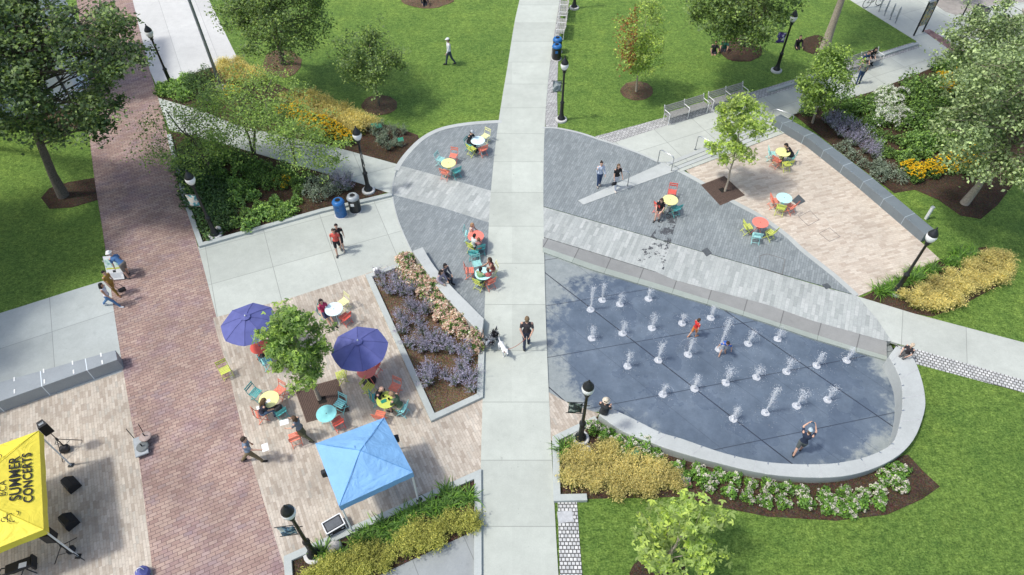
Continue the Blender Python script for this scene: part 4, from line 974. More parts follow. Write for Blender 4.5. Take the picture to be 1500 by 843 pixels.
# ---------------------------------------------------------------- leaves, trees and plants
def quads(C, size, up=.5, aspect=.62, rng=RNG, fold=.18):
    n = len(C); nz = rng.normal(size=(n,3)); nz /= np.linalg.norm(nz, axis=1)[:,None]; nz[:,2] = np.abs(nz[:,2]); nz[:,2] += up
    nz /= np.linalg.norm(nz, axis=1)[:,None]
    t = rng.normal(size=(n,3)); t -= nz*(t*nz).sum(1)[:,None]; t /= np.linalg.norm(t, axis=1)[:,None]+1e-9
    bq = np.cross(nz, t); s = (size*rng.uniform(.65, 1.3, n))[:,None]
    V = np.empty((n,4,3)); V[:,0] = C-t*s*.5; V[:,1] = C+bq*s*aspect*.5+nz*s*fold; V[:,2] = C+t*s*.5; V[:,3] = C-bq*s*aspect*.5+nz*s*fold
    return V.reshape(-1,3), np.arange(4*n).reshape(n,4)
def maple(C, size, up=.5, rng=RNG):
    n = len(C); nz = rng.normal(size=(n,3)); nz /= np.linalg.norm(nz, axis=1)[:,None]; nz[:,2] = np.abs(nz[:,2])+up; nz /= np.linalg.norm(nz, axis=1)[:,None]
    t = rng.normal(size=(n,3)); t -= nz*(t*nz).sum(1)[:,None]; t /= np.linalg.norm(t, axis=1)[:,None]+1e-9; b = np.cross(nz, t); s = (size*rng.uniform(.6, 1.25, n))[:,None]
    pr = [(0,-.35,0)]
    for a, L in ((-62,.62),(0,.85),(62,.62)):
        for da, k in ((-26,.52),(0,1),(26,.52)): w = math.radians(a+da); pr.append((math.sin(w)*L*k, -.35+math.cos(w)*L*k, -.10*abs(a)/62*k))
    V = np.stack([C+b*s*x+t*s*y+nz*s*z for x, y, z in pr], 1); i = np.arange(n)[:,None]*10
    Fq = np.concatenate([i+np.array([[0,1+3*k,2+3*k,3+3*k]]) for k in range(3)], 0); return V.reshape(-1,3), Fq
def blades(B, az, L, w, lift, droop, rng=RNG):                # arched strips of two quads and a tip
    n = len(B); d = np.stack([np.cos(az), np.sin(az), np.zeros(n)], 1); sd = np.stack([-np.sin(az), np.cos(az), np.zeros(n)], 1)
    V = np.empty((n,8,3)); prev = B
    for k, f in enumerate((0, .4, .75, 1.0)):
        p = B+d*(L*f*np.cos(lift)*(1+.15*f))[:,None]; p = p+np.array([0,0,1])*(L*(f*np.sin(lift)-droop*f*f))[:,None]
        ww = (w*(1.0, 1.0, .75, .15)[k])[:,None] if isinstance(w, np.ndarray) else w*(1.0, 1.0, .75, .15)[k]
        V[:,2*k] = p-sd*ww*.5; V[:,2*k+1] = p+sd*ww*.5
    i = np.arange(n)[:,None]*8; Fq = np.concatenate([i+np.array([[2*k,2*k+1,2*k+3,2*k+2]]) for k in range(3)], 0)
    tip = (V[:,6]+V[:,7])/2
    return V.reshape(-1,3), Fq, tip
def join(*vf):
    Vs, Fs, Ms, o = [], [], [], 0
    for V, Fq, m in vf: Vs.append(V); Fs.append(Fq+o); Ms.append(np.full(len(Fq), m)); o += len(V)
    return np.concatenate(Vs), np.concatenate(Fs), np.concatenate(Ms)
def tree(name, px, py, H, z0, rx, leaf, nl, ls, label, bark='bark', tr=.1, nc=26, off=(0,0), seed=1, group=None, lean=0, squash=1.0, blob=.33, cone=0.0, mat2=None, frac2=0, base=None, stems=1, cat='tree', gz=.02, cpx=None, lobed=False, gaps=()):
    rng = np.random.default_rng(seed); g = G(px, py, gz) if base is None else Vector(base)
    r = empty(name, g, 0, label, cat, group)
    zc, rz = (H+z0)/2, (H-z0)/2
    if cpx: q_ = G(cpx[0], cpx[1], zc); off = (q_.x-g.x, q_.y-g.y)
    C = []
    while len(C) < nc:
        p = rng.uniform(-1, 1, 3); d = np.linalg.norm(p)
        if d > 1 or d < .42: continue
        k = 1-cone*max(0, p[2])
        q = np.array([p[0]*rx*k*.84+off[0], p[1]*rx*k*.84*squash+off[1], zc+p[2]*rz*.88])
        if gaps:
            ip = inv(Vector((q[0]+g.x, q[1]+g.y)), q[2])
            if any(x0 < ip[0] < x1 and y0 < ip[1] < y1 for x0, y0, x1, y1 in gaps): continue
        if all(np.linalg.norm(q-c) > rx*.22 for c in C) or rng.random() < .12: C.append(q)
    b = MB()
    for s_ in range(stems):
        sx, sy = (rng.uniform(-.5, .5, 2) if stems > 1 else (0, 0)); tx = off[0]*.7+sx*rx; ty = off[1]*.7+sy*rx; n = 7
        top = z0+(H-z0)*.72
        tk = [(tx*(i/n)**1.4+rng.normal()*.03*(0 < i), ty*(i/n)**1.4+rng.normal()*.03*(0 < i), top*i/n) for i in range(n+1)]
        b.tube([(tk[0][0], tk[0][1], -.1)]+tk, [tr*1.45]+[tr*(1.25-.25*min(1, i)-.7*(i/n)) for i in range(n+1)], 9)
        for i, c in enumerate(C):
            if i % stems != s_: continue
            zz = min(top*.97, max(z0*.75, c[2]-rng.uniform(.25, .5)*rx)); f = zz/top*n; k = min(n-1, int(f)); s = Vector(tk[k]).lerp(Vector(tk[k+1]), f-k); e = Vector(c)
            m_ = s.lerp(e, .5)+Vector((rng.normal()*.08*rx, rng.normal()*.08*rx, .12*rx*rng.uniform(.2, 1)))
            pts = [s*(1-t)**2+m_*2*t*(1-t)+e*t*t for t in (0, .25, .5, .75, 1)]; br = tr*rng.uniform(.28, .42)*(1-.45*zz/top)
            b.tube(pts, [br, br*.8, br*.6, br*.42, br*.2], 5)
            for q in range(3):
                e2 = e+Vector(rng.normal(size=3))*rx*blob*.7; b.tube([pts[2+q % 2], pts[2+q % 2].lerp(e2, .5)+Vector((0,0,.05*rx)), e2], [br*.4, br*.25, br*.08], 4)
    b.build('trunk', M[bark], r, True)
    P = []; per = nl//len(C)
    for c in C:
        w = rx*blob*rng.uniform(.7, 1.25)
        sub = c+rng.normal(size=(7,3))*np.array([w*.62, w*.62, w*.42])
        k = rng.integers(0, 7, per); P.append(sub[k]+rng.normal(size=(per,3))*np.array([w*.34, w*.34, w*.22]))
    P = np.concatenate(P); P[:,2] = np.maximum(P[:,2], .25)
    V, Fq = maple(P, ls*1.15, .6, rng) if lobed else quads(P, ls, .55, .7, rng)
    mi = None; mats = [M[leaf]]
    if mat2: mats.append(M[mat2]); mi = ((P[:,0] < off[0]-rx*.25) & (rng.random(len(P)) < frac2)).astype(int)
    np_mesh('crown', V, Fq, mats, mi, r); return r
TG = 'park trees'
tree('shade_tree', 93, 287, 11.0, 3.6, 3.8, 'leaf_dark', 20000, .16, 'big dark shade tree in the mulch island beside the brick promenade', tr=.22, nc=70, seed=3, cpx=(78,90), blob=.165, gaps=((56,104,118,148),(-6,66,20,120)))
tree('shade_tree', -60, 215, 12, 4.2, 3.2, 'leaf_dark', 8000, .18, 'dark shade tree at the top left edge in front of the white building', tr=.26, nc=42, seed=4, blob=.24, cpx=(-70,70), gaps=((56,104,118,148),(-6,66,20,120)))
tree('shade_tree', -150, 395, 12, 3.6, 4.2, 'leaf_dark', 17000, .2, 'dark shade tree left of the frame shading the lawn', tr=.24, nc=34, seed=5, blob=.3)
tree('shade_tree', -330, 600, 11, 3.5, 4.0, 'leaf_dark', 13000, .2, 'dark shade tree left of the frame shading the side walk', tr=.22, nc=30, seed=25, blob=.3)
tree('shade_tree', 130, -75, 11, 4, 3.2, 'leaf_dark', 12000, .2, 'dark shade tree at the upper left edge by the brick promenade', tr=.22, nc=30, seed=15, blob=.3)
tree('shade_tree', 415, 94, 8.6, 2.2, 3.4, 'leaf_mid', 20000, .13, 'wide mid green tree on the upper left lawn', tr=.17, nc=64, seed=6, blob=.19, cpx=(402,-4))
tree('young_tree', 555, 155, 4.6, 1.3, 1.75, 'leaf_mid', 5600, .13, 'small round tree in a mulch ring on the upper lawn', tr=.05, nc=22, seed=7, cpx=(544,86))
tree('young_tree', 932, 134, 5.9, 1.2, 1.45, 'leaf_lime', 7000, .11, 'young yellow green tree with a reddening side', 'bark_pale', .055, 28, seed=8, cone=.6, mat2='leaf_red', frac2=.5, cpx=(940,55))
tree('young_tree', 1062, 280, 5.4, 1.3, 1.25, 'leaf_lime', 4400, .14, 'young lime green tree in the grate on the slate plaza', 'bark_pale', .05, 20, seed=9, cone=.5, gz=.05, cpx=(1077,190), lobed=True)
tree('young_tree', 1190, 180, 5.0, 1.0, 1.5, 'leaf_light', 7000, .13, 'bright green young tree by the end of the granite wall', 'bark_pale', .055, 26, seed=10, cone=.5, cpx=(1208,112))
tree('plaza_tree', 468, 585, 5.7, 1.85, 1.02, 'leaf_light', 4600, .15, 'bright green tree in the square grate on the cafe patio', 'bark_pale', .07, 26, seed=11, cone=.75, cpx=(433,502), squash=1.1, lobed=True)
tree('young_tree', 968, 838, 3.3, 1.0, 1.35, 'leaf_lime', 1500, .20, 'pale lime maple at the bottom edge on the lower lawn', 'bark_pale', .055, 16, seed=12, blob=.24, cpx=(1000,788), lobed=True)
tree('shade_tree', 1086, 66, 9.5, 2.6, 3.3, 'leaf_mid', 19000, .15, 'large green tree at the top edge above the seated pair', tr=.18, nc=60, seed=13, blob=.19, cpx=(1090,-22))
tree('shade_tree', 1207, 72, 13, 6.2, 4.0, 'leaf_mid', 12000, .17, 'tall tree with a bare pale trunk at the top edge', 'bark_pale', .24, 34, seed=14, blob=.28, off=(0,1))
tree('shade_tree', 1413, 298, 9.5, 2.8, 3.3, 'leaf_grey', 20000, .14, 'grey green tree with a leaning pale trunk at the right edge', 'bark_pale', .17, 64, seed=16, blob=.19, cpx=(1510,165))
tree('shade_tree', 1490, 160, 7.4, 1.6, 2.5, 'leaf_grey', 16000, .13, 'grey green many stemmed tree at the upper right edge', 'bark_pale', .09, 54, seed=17, blob=.2, stems=3, cpx=(1455,75))
tree('street_tree', 1385, -8, 4.2, .8, 1.6, 'leaf_mid', 4000, .15, 'bushy dark tree at the top edge behind the map sign', tr=.08, nc=16, seed=18, off=(-.3,0))
tree('garden_tree', 373, 228, 5.4, 2.0, 2.7, 'leaf_garden', 7600, .095, 'airy light green garden tree in the middle of the shrub bed', 'bark', .07, 34, seed=19, stems=2, blob=.3, squash=.8, cpx=(378,150))
tree('garden_tree', 312, 252, 4.7, 1.2, 2.4, 'leaf_garden', 7000, .095, 'airy garden tree leaning over the brick promenade', 'bark', .07, 34, seed=20, stems=2, blob=.3, cpx=(282,195))
tree('garden_tree', 433, 240, 4.0, 1.3, 2.0, 'leaf_garden', 4200, .095, 'thin airy garden tree nearest the lamp post and bins', 'bark', .05, 22, seed=21, stems=2, blob=.28, cpx=(450,205))
# --- plants: each kind has a few variants, every clump is an object of its own
def v_grass(seed, h=.8, n=190, m1='gold_green', m2='gold'):
    rng = np.random.default_rng(seed); az = rng.uniform(0, 2*PI, n); B = rng.normal(size=(n,3))*np.array([.06,.06,0])
    V, Fq, _ = blades(B, az, rng.uniform(.4, .75, n)*h, .016, rng.uniform(.6, 1.35, n), rng.uniform(.15, .45, n), rng)
    q = 190; az = rng.uniform(0, 2*PI, q); B = rng.normal(size=(q,3))*np.array([.05,.05,0]); B[:,2] = .2*h
    V2, F2, tip = blades(B, az, rng.uniform(.40, .72, q)*h, .010, rng.uniform(.55, 1.5, q), rng.uniform(.1, .35, q), rng)
    az = rng.uniform(0, 2*PI, q); K = (tip[:,None,:]+rng.normal(size=(q,3,3))*np.array([.035,.035,.03])).reshape(-1,3); V3, F3 = quads(K, .085, .35, .32, rng)
    Va, Fa, _ = join((V2, F2, 0), (V3, F3, 0))
    return [('blades', (V, Fq), m1), ('plumes', (Va, Fa), m2)]
def v_strap(seed, h=.55, n=90, m='blade'):
    rng = np.random.default_rng(seed); az = rng.uniform(0, 2*PI, n); B = rng.normal(size=(n,3))*np.array([.08,.08,0])
    V, Fq, _ = blades(B, az, rng.uniform(.6, 1.1, n)*h*1.3, .03, rng.uniform(.7, 1.3, n), rng.uniform(.3, .75, n), rng)
    return [('foliage', (V, Fq), m)]
def v_bush(seed, rx=.4, h=.5, n=420, ls=.09, m='shrub', fl=None, fn=0, fr=.06, top=True):
    rng = np.random.default_rng(seed); d = rng.normal(size=(n,3)); d /= np.linalg.norm(d, axis=1)[:,None]; d[:,2] = np.abs(d[:,2]); lump = 1+.22*np.sin(3*np.arctan2(d[:,1], d[:,0])+seed)+.12*np.sin(7*d[:,2]+5*d[:,0])
    P = d*rng.uniform(.45, 1.0, n)[:,None]**.6*lump[:,None]*np.array([rx, rx, h]); P[:,2] += .03
    out = [('foliage', quads(P, ls, .5, .6, rng), m)]
    if fl:
        d = rng.normal(size=(fn,3)); d /= np.linalg.norm(d, axis=1)[:,None]; d[:,2] = np.abs(d[:,2])+.25; d /= np.linalg.norm(d, axis=1)[:,None]
        ce = d*np.array([rx, rx, h])*1.02; q = 14
        e = rng.normal(size=(fn*q,3)); e /= np.linalg.norm(e, axis=1)[:,None]; K = np.repeat(ce, q, 0)+e*fr*np.repeat(rng.uniform(.7, 1.2, fn), q)[:,None]
        out.append(('blossoms', quads(K, fr*1.0, .6, .8, rng), fl))
    return out
def v_sage(seed, h=.75, n=46, m='sage', fl='lav'):
    rng = np.random.default_rng(seed); P, K = [], []
    for i in range(n):
        a = rng.uniform(0, 2*PI); t = rng.uniform(.15, .75); L = h*rng.uniform(.65, 1.1); d = np.array([math.cos(a)*math.sin(t), math.sin(a)*math.sin(t), math.cos(t)])
        f = np.linspace(.1, 1, 22); pts = d*(L*f)[:,None]+np.array([0,0,-.06])*(f**2)[:,None]+rng.normal(size=(22,3))*.022
        P.append(pts[:12]); K.append(pts[10:])
    return [('foliage', quads(np.concatenate(P), .06, .3, .4, rng), m), ('flower_spikes', quads(np.concatenate(K), .05, .3, .45, rng), fl)]
def v_daisy(seed, rx=.3, h=.55, fn=34):
    rng = np.random.default_rng(seed); o = v_bush(seed, rx, h*.8, 260, .09, 'shrub')
    a = rng.uniform(0, 2*PI, fn); q = np.sqrt(rng.random(fn))*rx*1.05; ce = np.stack([q*np.cos(a), q*np.sin(a), h*(1-.35*(q/rx)**2)+rng.normal(size=fn)*.03], 1)
    K = np.repeat(ce, 5, 0)+rng.normal(size=(fn*5,3))*np.array([.02,.02,.008]); return o+[('blossoms', quads(K, .075, 2.5, .7, rng), 'yellowf')]
def v_cover(seed, rx=.45, m='shrub_dark'):
    return v_bush(seed, rx, .22, 330, .10, m)
_pl = {}
def inpoly(x, y, P):
    c = False; n = len(P)
    for i in range(n):
        (x1, y1), (x2, y2) = P[i], P[(i+1) % n]
        if (y1 > y) != (y2 > y) and x < (x2-x1)*(y-y1)/(y2-y1)+x1: c = not c
    return c
def plant(kind, makers, g, s, name, label, group, cat='plant'):
    key = kind
    if key not in _pl:
        _pl[key] = []
        for parts in makers():
            root = None
            for nm, (V, Fq), m in parts:
                o = np_mesh(name if root is None else nm, V, Fq, M[m], None, root)
                if root is None: root = o
            _pl[key].append([root, False])
    e = random.choice(_pl[key])
    if not e[1]: o = e[0]; e[1] = True
    else: o = copy_tree(e[0])
    o.name = name; o.location = g; o.rotation_euler = (0, 0, random.uniform(0, 2*PI)); k = s*random.uniform(.82, 1.2); o.scale = (k, k, k*random.uniform(.88, 1.12))
    tag(o, label, cat, group); return o
def scatter(kind, makers, px, gap, name, label, group, s=1.0, z=.03, jit=.35, keep=1.0):
    P = [tuple(G(x, y, z)[:2]) for x, y in px]; xs = [p[0] for p in P]; ys = [p[1] for p in P]; done = []
    y = min(ys); row = 0
    while y < max(ys):
        x = min(xs)+(row % 2)*gap/2
        while x < max(xs):
            qx, qy = x+random.uniform(-jit, jit)*gap, y+random.uniform(-jit, jit)*gap
            if inpoly(qx, qy, P) and random.random() < keep: plant(kind, makers, (qx, qy, z), s, name, label, group); done.append((qx, qy))
            x += gap
        y += gap*.87; row += 1
def purge():
    for k in _pl:
        for root, used in _pl[k]:
            if not used:
                for ch in list(root.children): bpy.data.objects.remove(ch)
                bpy.data.objects.remove(root)
mgo = lambda: [v_grass(i, .75, 190, 'gold_green', 'gold_olive') for i in (4,5,6)]
mg = lambda: [v_grass(i) for i in (1,2,3)]
ms = lambda: [v_strap(i) for i in (1,2,3)]
mh = lambda: [v_bush(i, .33, .38, 330, .10, 'hyd_leaf', 'whitef', (8,15,22)[i-1], .058) for i in (1,2,3)]
mp = lambda: [v_bush(i, .30, .36, 240, .09, 'shrub', 'pinkf', 26, .075) for i in (1,2,3)]
msg = lambda: [v_sage(i) for i in (1,2,3)]
md = lambda: [v_daisy(i) for i in (1,2,3)]
mcv = lambda: [v_cover(i) for i in (1,2,3)]
mb = lambda: [v_bush(i, .5, .65, 620, .10, 'shrub') for i in (1,2,3)]
mbl = lambda: [v_bush(i, .42, .42, 420, .11, 'shrub_light') for i in (1,2,3)]
mbs = lambda: [v_bush(i, .42, .5, 520, .07, 'sage') for i in (1,2,3)]
mph = lambda: [v_bush(i, .42, .7, 360, .08, 'shrub', 'phloxf', 46, .055) for i in (1,2,3)]
# lavender and hydrangea bed by the curved bench
scatter('pinkhyd', mp, [(578,386),(600,381),(640,423),(700,490),(702,515),(688,512),(655,478),(622,440),(584,405)], .42, 'pink_hydrangea', 'cream and pink hydrangea along the curved bench', 'hydrangeas along the curved bench', 1.05, .05)
scatter('sage', msg, [(550,402),(578,400),(615,445),(650,490),(700,528),(703,572),(650,585),(628,566),(600,510),(570,450)], .58, 'lavender_sage', 'silvery lavender sage clump in the bed by the curved bench', 'lavender clumps by the curved bench', .95, .05, .42, .86)
# bed below the blue canopy
scatter('strap', ms, [(470,806),(560,770),(694,705),(697,732),(640,757),(560,795),(482,826)], .42, 'daylily', 'green daylily clump along the kerb below the blue canopy', 'daylilies below the blue canopy', 1.0, .05)
scatter('strap', ms, [(424,822),(446,812),(440,838),(428,846)], .4, 'daylily', 'green daylily clump at the foot of the lamp below the blue canopy', 'daylilies at the foot of the lower left lamp', .9, .05)
scatter('grass_olive', mgo, [(432,850),(500,822),(580,788),(695,737),(697,772),(600,822),(545,843),(510,865),(440,880)], .42, 'golden_grass', 'golden feathery grass clump in the bed below the blue canopy', 'golden grasses below the blue canopy', .86, .05)
# bed south of the fountain
scatter('grass', mg, [(832,674),(858,658),(890,652),(930,668),(980,690),(996,715),(975,727),(900,726),(830,724)], .44, 'golden_grass', 'golden feathery grass clump south of the fountain', 'golden grasses south of the fountain', .80)
scatter('strap', ms, [(818,645),(842,638),(836,668),(822,675)], .42, 'daylily', 'green daylily clump beside the lamp at the fountain bed', 'daylilies beside the fountain bed lamp', .8)
for x, y in ((868,628),(886,637),(906,646),(926,655),(946,664),(962,672),(992,688),(1000,705),(1022,694),(1036,710),(1052,700),(1075,704),(1068,722),(1098,712),(1094,730),(1124,716),(1120,736),(1150,718),(1146,738),(1172,722),(1180,738),(1206,728),(1212,746),(1236,724),(1250,742),(1240,752),(1262,726),(1284,722),(1296,702),(1306,690),(1318,692),(1314,712),(1286,738),(1222,738),(944,650),(912,662)):
    plant('whitehyd', mh, G(x, y, .02), .86, 'white_hydrangea', 'white flowering hydrangea in the mulch south of the fountain', 'white hydrangeas round the fountain wall')
# bed at the right below the granite wall
scatter('strap', ms, [(1278,432),(1330,405),(1376,384),(1425,366),(1440,373),(1385,394),(1320,428),(1300,440)], .42, 'daylily', 'green daylily clump beside the lamp at the sandy patio corner', 'daylilies at the sandy patio corner')
scatter('grass', mg, [(1308,440),(1340,425),(1390,398),(1445,368),(1482,388),(1478,408),(1400,448),(1366,458),(1345,454)], .46, 'golden_grass', 'golden feathery grass clump on the right hand lawn', 'golden grasses on the right hand lawn', .78)
# perennial bed behind the dark granite wall
scatter('phlox', mph, [(1275,150),(1310,130),(1330,170),(1322,190),(1290,192),(1276,172)], .62, 'white_phlox', 'white phlox clump in the perennial bed', 'white phlox in the perennial bed')
scatter('phlox', mph, [(1395,195),(1425,190),(1425,205),(1400,208)], .7, 'white_phlox', 'white phlox clump under the grey green tree', 'white phlox under the right hand tree')
scatter('sage', msg, [(1200,180),(1222,170),(1290,222),(1305,238),(1280,240),(1240,212)], .55, 'lavender_sage', 'lavender sage clump along the dark granite wall', 'lavender along the dark granite wall', 1.05)
scatter('silver', mbs, [(1222,212),(1245,225),(1295,245),(1318,262),(1300,275),(1270,252)], .62, 'silver_shrub', 'silvery low shrub behind the dark granite wall', 'silvery shrubs behind the dark granite wall')
scatter('daisy', md, [(1302,248),(1340,250),(1390,232),(1435,225),(1442,240),(1420,255),(1370,262),(1330,268)], .48, 'yellow_daisy', 'yellow daisy clump along the mulch at the right', 'yellow daisies along the right hand mulch')
scatter('daisy', md, [(1375,118),(1405,112),(1412,135),(1380,142)], .5, 'yellow_daisy', 'yellow daisy clump in the upper perennial bed', 'yellow daisies in the upper perennial bed', 1.2)
scatter('bush', mb, [(1215,158),(1270,145),(1280,195),(1300,220),(1240,185)], .85, 'leafy_shrub', 'leafy green shrub behind the lavender', 'leafy shrubs behind the lavender')
scatter('bush', mb, [(1325,130),(1395,95),(1480,80),(1500,200),(1440,215),(1330,225),(1320,195)], 1.0, 'leafy_shrub', 'leafy green shrub in the perennial bed under the grey green trees', 'leafy shrubs in the perennial bed', 1.25)
scatter('brush', mbl, [(1330,200),(1400,200),(1420,225),(1340,245),(1305,235)], .85, 'bright_shrub', 'bright green shrub behind the yellow daisies', 'bright shrubs behind the yellow daisies')
scatter('bush', mb, [(1168,160),(1200,155),(1205,172),(1180,176)], .8, 'leafy_shrub', 'leafy green shrub at the foot of the young tree by the wall end', 'leafy shrubs by the wall end', .7)
scatter('brush', mbl, [(1178,172),(1205,165),(1255,180),(1300,205),(1330,240),(1305,245),(1262,205),(1215,178)], .85, 'bright_shrub', 'bright green shrub among the lavender along the granite wall', 'bright shrubs among the lavender', .62, .03, .4, .6)
scatter('bushlow', lambda: [v_bush(i, .45, .4, 520, .09, 'shrub') for i in (7,8)], [(1235,160),(1275,140),(1285,200),(1345,215),(1400,215),(1330,245),(1290,225),(1250,190)], .8, 'leafy_shrub', 'low leafy shrub between the lavender and the phlox', 'low shrubs between the lavender and the phlox', 1.0, .03, .4, .8)
# top left bed
scatter('brush', mbl, [(232,130),(258,118),(278,112),(285,140),(262,150),(240,142)], .75, 'bright_shrub', 'bright green shrub at the foot of the lamp by the pale plaza', 'bright shrubs by the pale plaza')
scatter('darkbush', lambda: [v_bush(i, .5, .55, 700, .07, 'shrub_dark') for i in (1,2)], [(280,118),(310,103),(322,135),(318,158),(290,158),(270,148)], .8, 'dark_shrub', 'dark green shrub between the lamp and the flagpole', 'dark shrubs by the flagpole')
scatter('grass', mg, [(318,98),(348,92),(368,102),(395,120),(370,130),(335,125)], .55, 'golden_grass', 'golden feathery grass clump beside the flagpole', 'golden grasses beside the flagpole', 1.0)
scatter('grass', mg, [(415,150),(440,138),(480,150),(545,182),(560,190),(530,200),(480,178),(440,165)], .5, 'golden_grass', 'golden feathery grass clump along the upper lawn edge', 'golden grasses along the upper lawn', 1.0)
scatter('daisy', md, [(408,164),(430,162),(470,180),(515,198),(515,214),(470,204),(430,185)], .42, 'yellow_daisy', 'yellow daisy clump along the upper left walk', 'yellow daisies along the upper left walk', 1.05)
scatter('daisy', md, [(326,132),(345,130),(352,145),(335,150)], .5, 'yellow_daisy', 'yellow daisy clump at the foot of the flagpole', 'yellow daisies at the foot of the flagpole')
scatter('brush', mbl, [(350,140),(400,150),(440,190),(500,212),(470,210),(400,190),(340,165)], .75, 'bright_shrub', 'bright green shrub beside the upper left walk', 'bright shrubs beside the upper left walk', .8)
scatter('spike', lambda: [v_sage(i, .6, 26, 'sage', 'sage') for i in (5,6)], [(545,190),(575,188),(602,200),(598,218),(570,222),(540,210)], .5, 'silver_spike_plant', 'silver spiky plant in the bed by the green signs', 'silver spiky plants by the green signs', 1.0, .03, .35, .9)
# shrub bed left of the bins
scatter('bush', mb, [(365,250),(430,250),(470,268),(440,285),(425,300),(418,280),(380,272),(350,272)], .7, 'leafy_shrub', 'leafy green shrub round the dark mulch ring', 'leafy shrubs round the mulch ring', .75)
scatter('brush', mbl, [(400,300),(425,285),(440,296),(430,318),(405,326)], .6, 'bright_shrub', 'bright green shrub right of the dark mulch ring', 'bright shrubs right of the mulch ring', .9)
scatter('cover', mcv, [(256,215),(300,225),(345,300),(330,345),(300,350),(275,285)], .55, 'groundcover', 'dark low groundcover beside the brick promenade', 'dark groundcover beside the brick promenade', 1.2)
scatter('bush', mb, [(262,205),(330,215),(400,240),(430,255),(370,275),(320,262),(275,240)], .95, 'leafy_shrub', 'leafy green shrub under the garden trees', 'leafy shrubs under the garden trees')
scatter('brush', mbl, [(345,310),(380,300),(400,315),(440,296),(452,308),(375,333),(335,345)], .62, 'bright_shrub', 'bright green shrub along the kerb left of the bins', 'bright shrubs along the kerb left of the bins')
scatter('brush', mbl, [(330,275),(368,270),(372,300),(345,312)], .7, 'bright_shrub', 'bright green shrub left of the dark mulch ring', 'bright shrubs left of the mulch ring')
scatter('silver', mbs, [(440,265),(490,262),(500,285),(470,298),(445,292)], .68, 'silver_shrub', 'silvery shrub behind the bins', 'silvery shrubs behind the bins', 1.0)
scatter('sage', msg, [(480,258),(520,262),(520,282),(490,280)], .6, 'lavender_sage', 'lavender sage clump between the bins and the lamp', 'lavender between the bins and the lamp', 1.1)
scatter('daisy', md, [(395,268),(425,266),(425,276),(400,278)], .5, 'yellow_daisy', 'small yellow flower clump behind the mulch ring', 'yellow flowers behind the mulch ring', .7)
purge()
# ---------------------------------------------------------------- fountain jets
def jet_mesh(seed, h):
    rng = np.random.default_rng(seed)
    n = int(420*h)+90
    f = rng.random(n)**.72; z = f*h; w = .012+.095*f**1.6*rng.uniform(.6, 1.3)
    P = np.stack([rng.normal(size=n)*w, rng.normal(size=n)*w, z], 1)
    m = 120; a = rng.uniform(0, 2*PI, m); q = np.abs(rng.normal(size=m))*.17+.03; zz = np.maximum(.02, h*.6-q*1.7+rng.normal(size=m)*.12)
    P = np.concatenate([P, np.stack([q*np.cos(a)+.06, q*np.sin(a), zz], 1)])
    k = 60; a = rng.uniform(0, 2*PI, k); q = np.abs(rng.normal(size=k))*.28+.14; P = np.concatenate([P, np.stack([q*np.cos(a), q*np.sin(a), np.full(k, .012)], 1)])
    ar = rng.uniform(0, 2*PI); fl = np.linspace(0, 1, 34); R_ = rng.uniform(.25, .55)          # one arc of flung drops
    P = np.concatenate([P, np.stack([R_*fl*math.cos(ar), R_*fl*math.sin(ar), np.maximum(.02, h*(.8+.5*fl-1.3*fl*fl))], 1)+rng.normal(size=(34,3))*.012])
    S = rng.uniform(.004, .011, len(P)); S[:n] *= 1.25
    o = np.array([[1,0,0],[-1,0,0],[0,1,0],[0,-1,0],[0,0,1.5],[0,0,-1.5]]); fc = np.array([[0,2,4],[2,1,4],[1,3,4],[3,0,4],[2,0,5],[1,2,5],[3,1,5],[0,3,5]])
    V = (P[:,None,:]+o[None]*S[:,None,None]).reshape(-1,3); Fq = (fc[None]+6*np.arange(len(P))[:,None,None]).reshape(-1,3)
    return V, Fq
jets = [(882,440,.9,'r1',1),(908,446,.7,'r1',2),(950,438,.75,'r1',3),(865,454,1.45,'r2',1),(867,496,.85,'r2',2),(912,489,.75,'r2',3),(955,481,.8,'r2',4),(999,474,.65,'r2',5),(1041,466,.65,'r2',6),
  (919,537,.95,'r3',1),(964,528,1.0,'r3',2),(1008,520,.95,'r3',3),(1053,512,1.9,'r3',4),(1096,504,1.0,'r3',5),(1139,497,.65,'r3',6),
  (971,578,.55,'r4',1),(1017,570,.8,'r4',2),(1063,561,.85,'r4',3),(1108,553,.65,'r4',4),(1152,545,.85,'r4',5),(1196,536,.75,'r4',6),(1240,528,.75,'r4',7),
  (1074,614,.9,'r5',1),(1121,605,1.7,'r5',2),(1167,595,1.1,'r5',3),(1212,586,.85,'r5',4)]
RN = {'r1':'short back row of the fountain','r2':'second row of the fountain','r3':'third row of the fountain','r4':'long fourth row of the fountain','r5':'front row of the fountain'}; OR = ['','first','second','third','fourth','fifth','sixth','seventh']
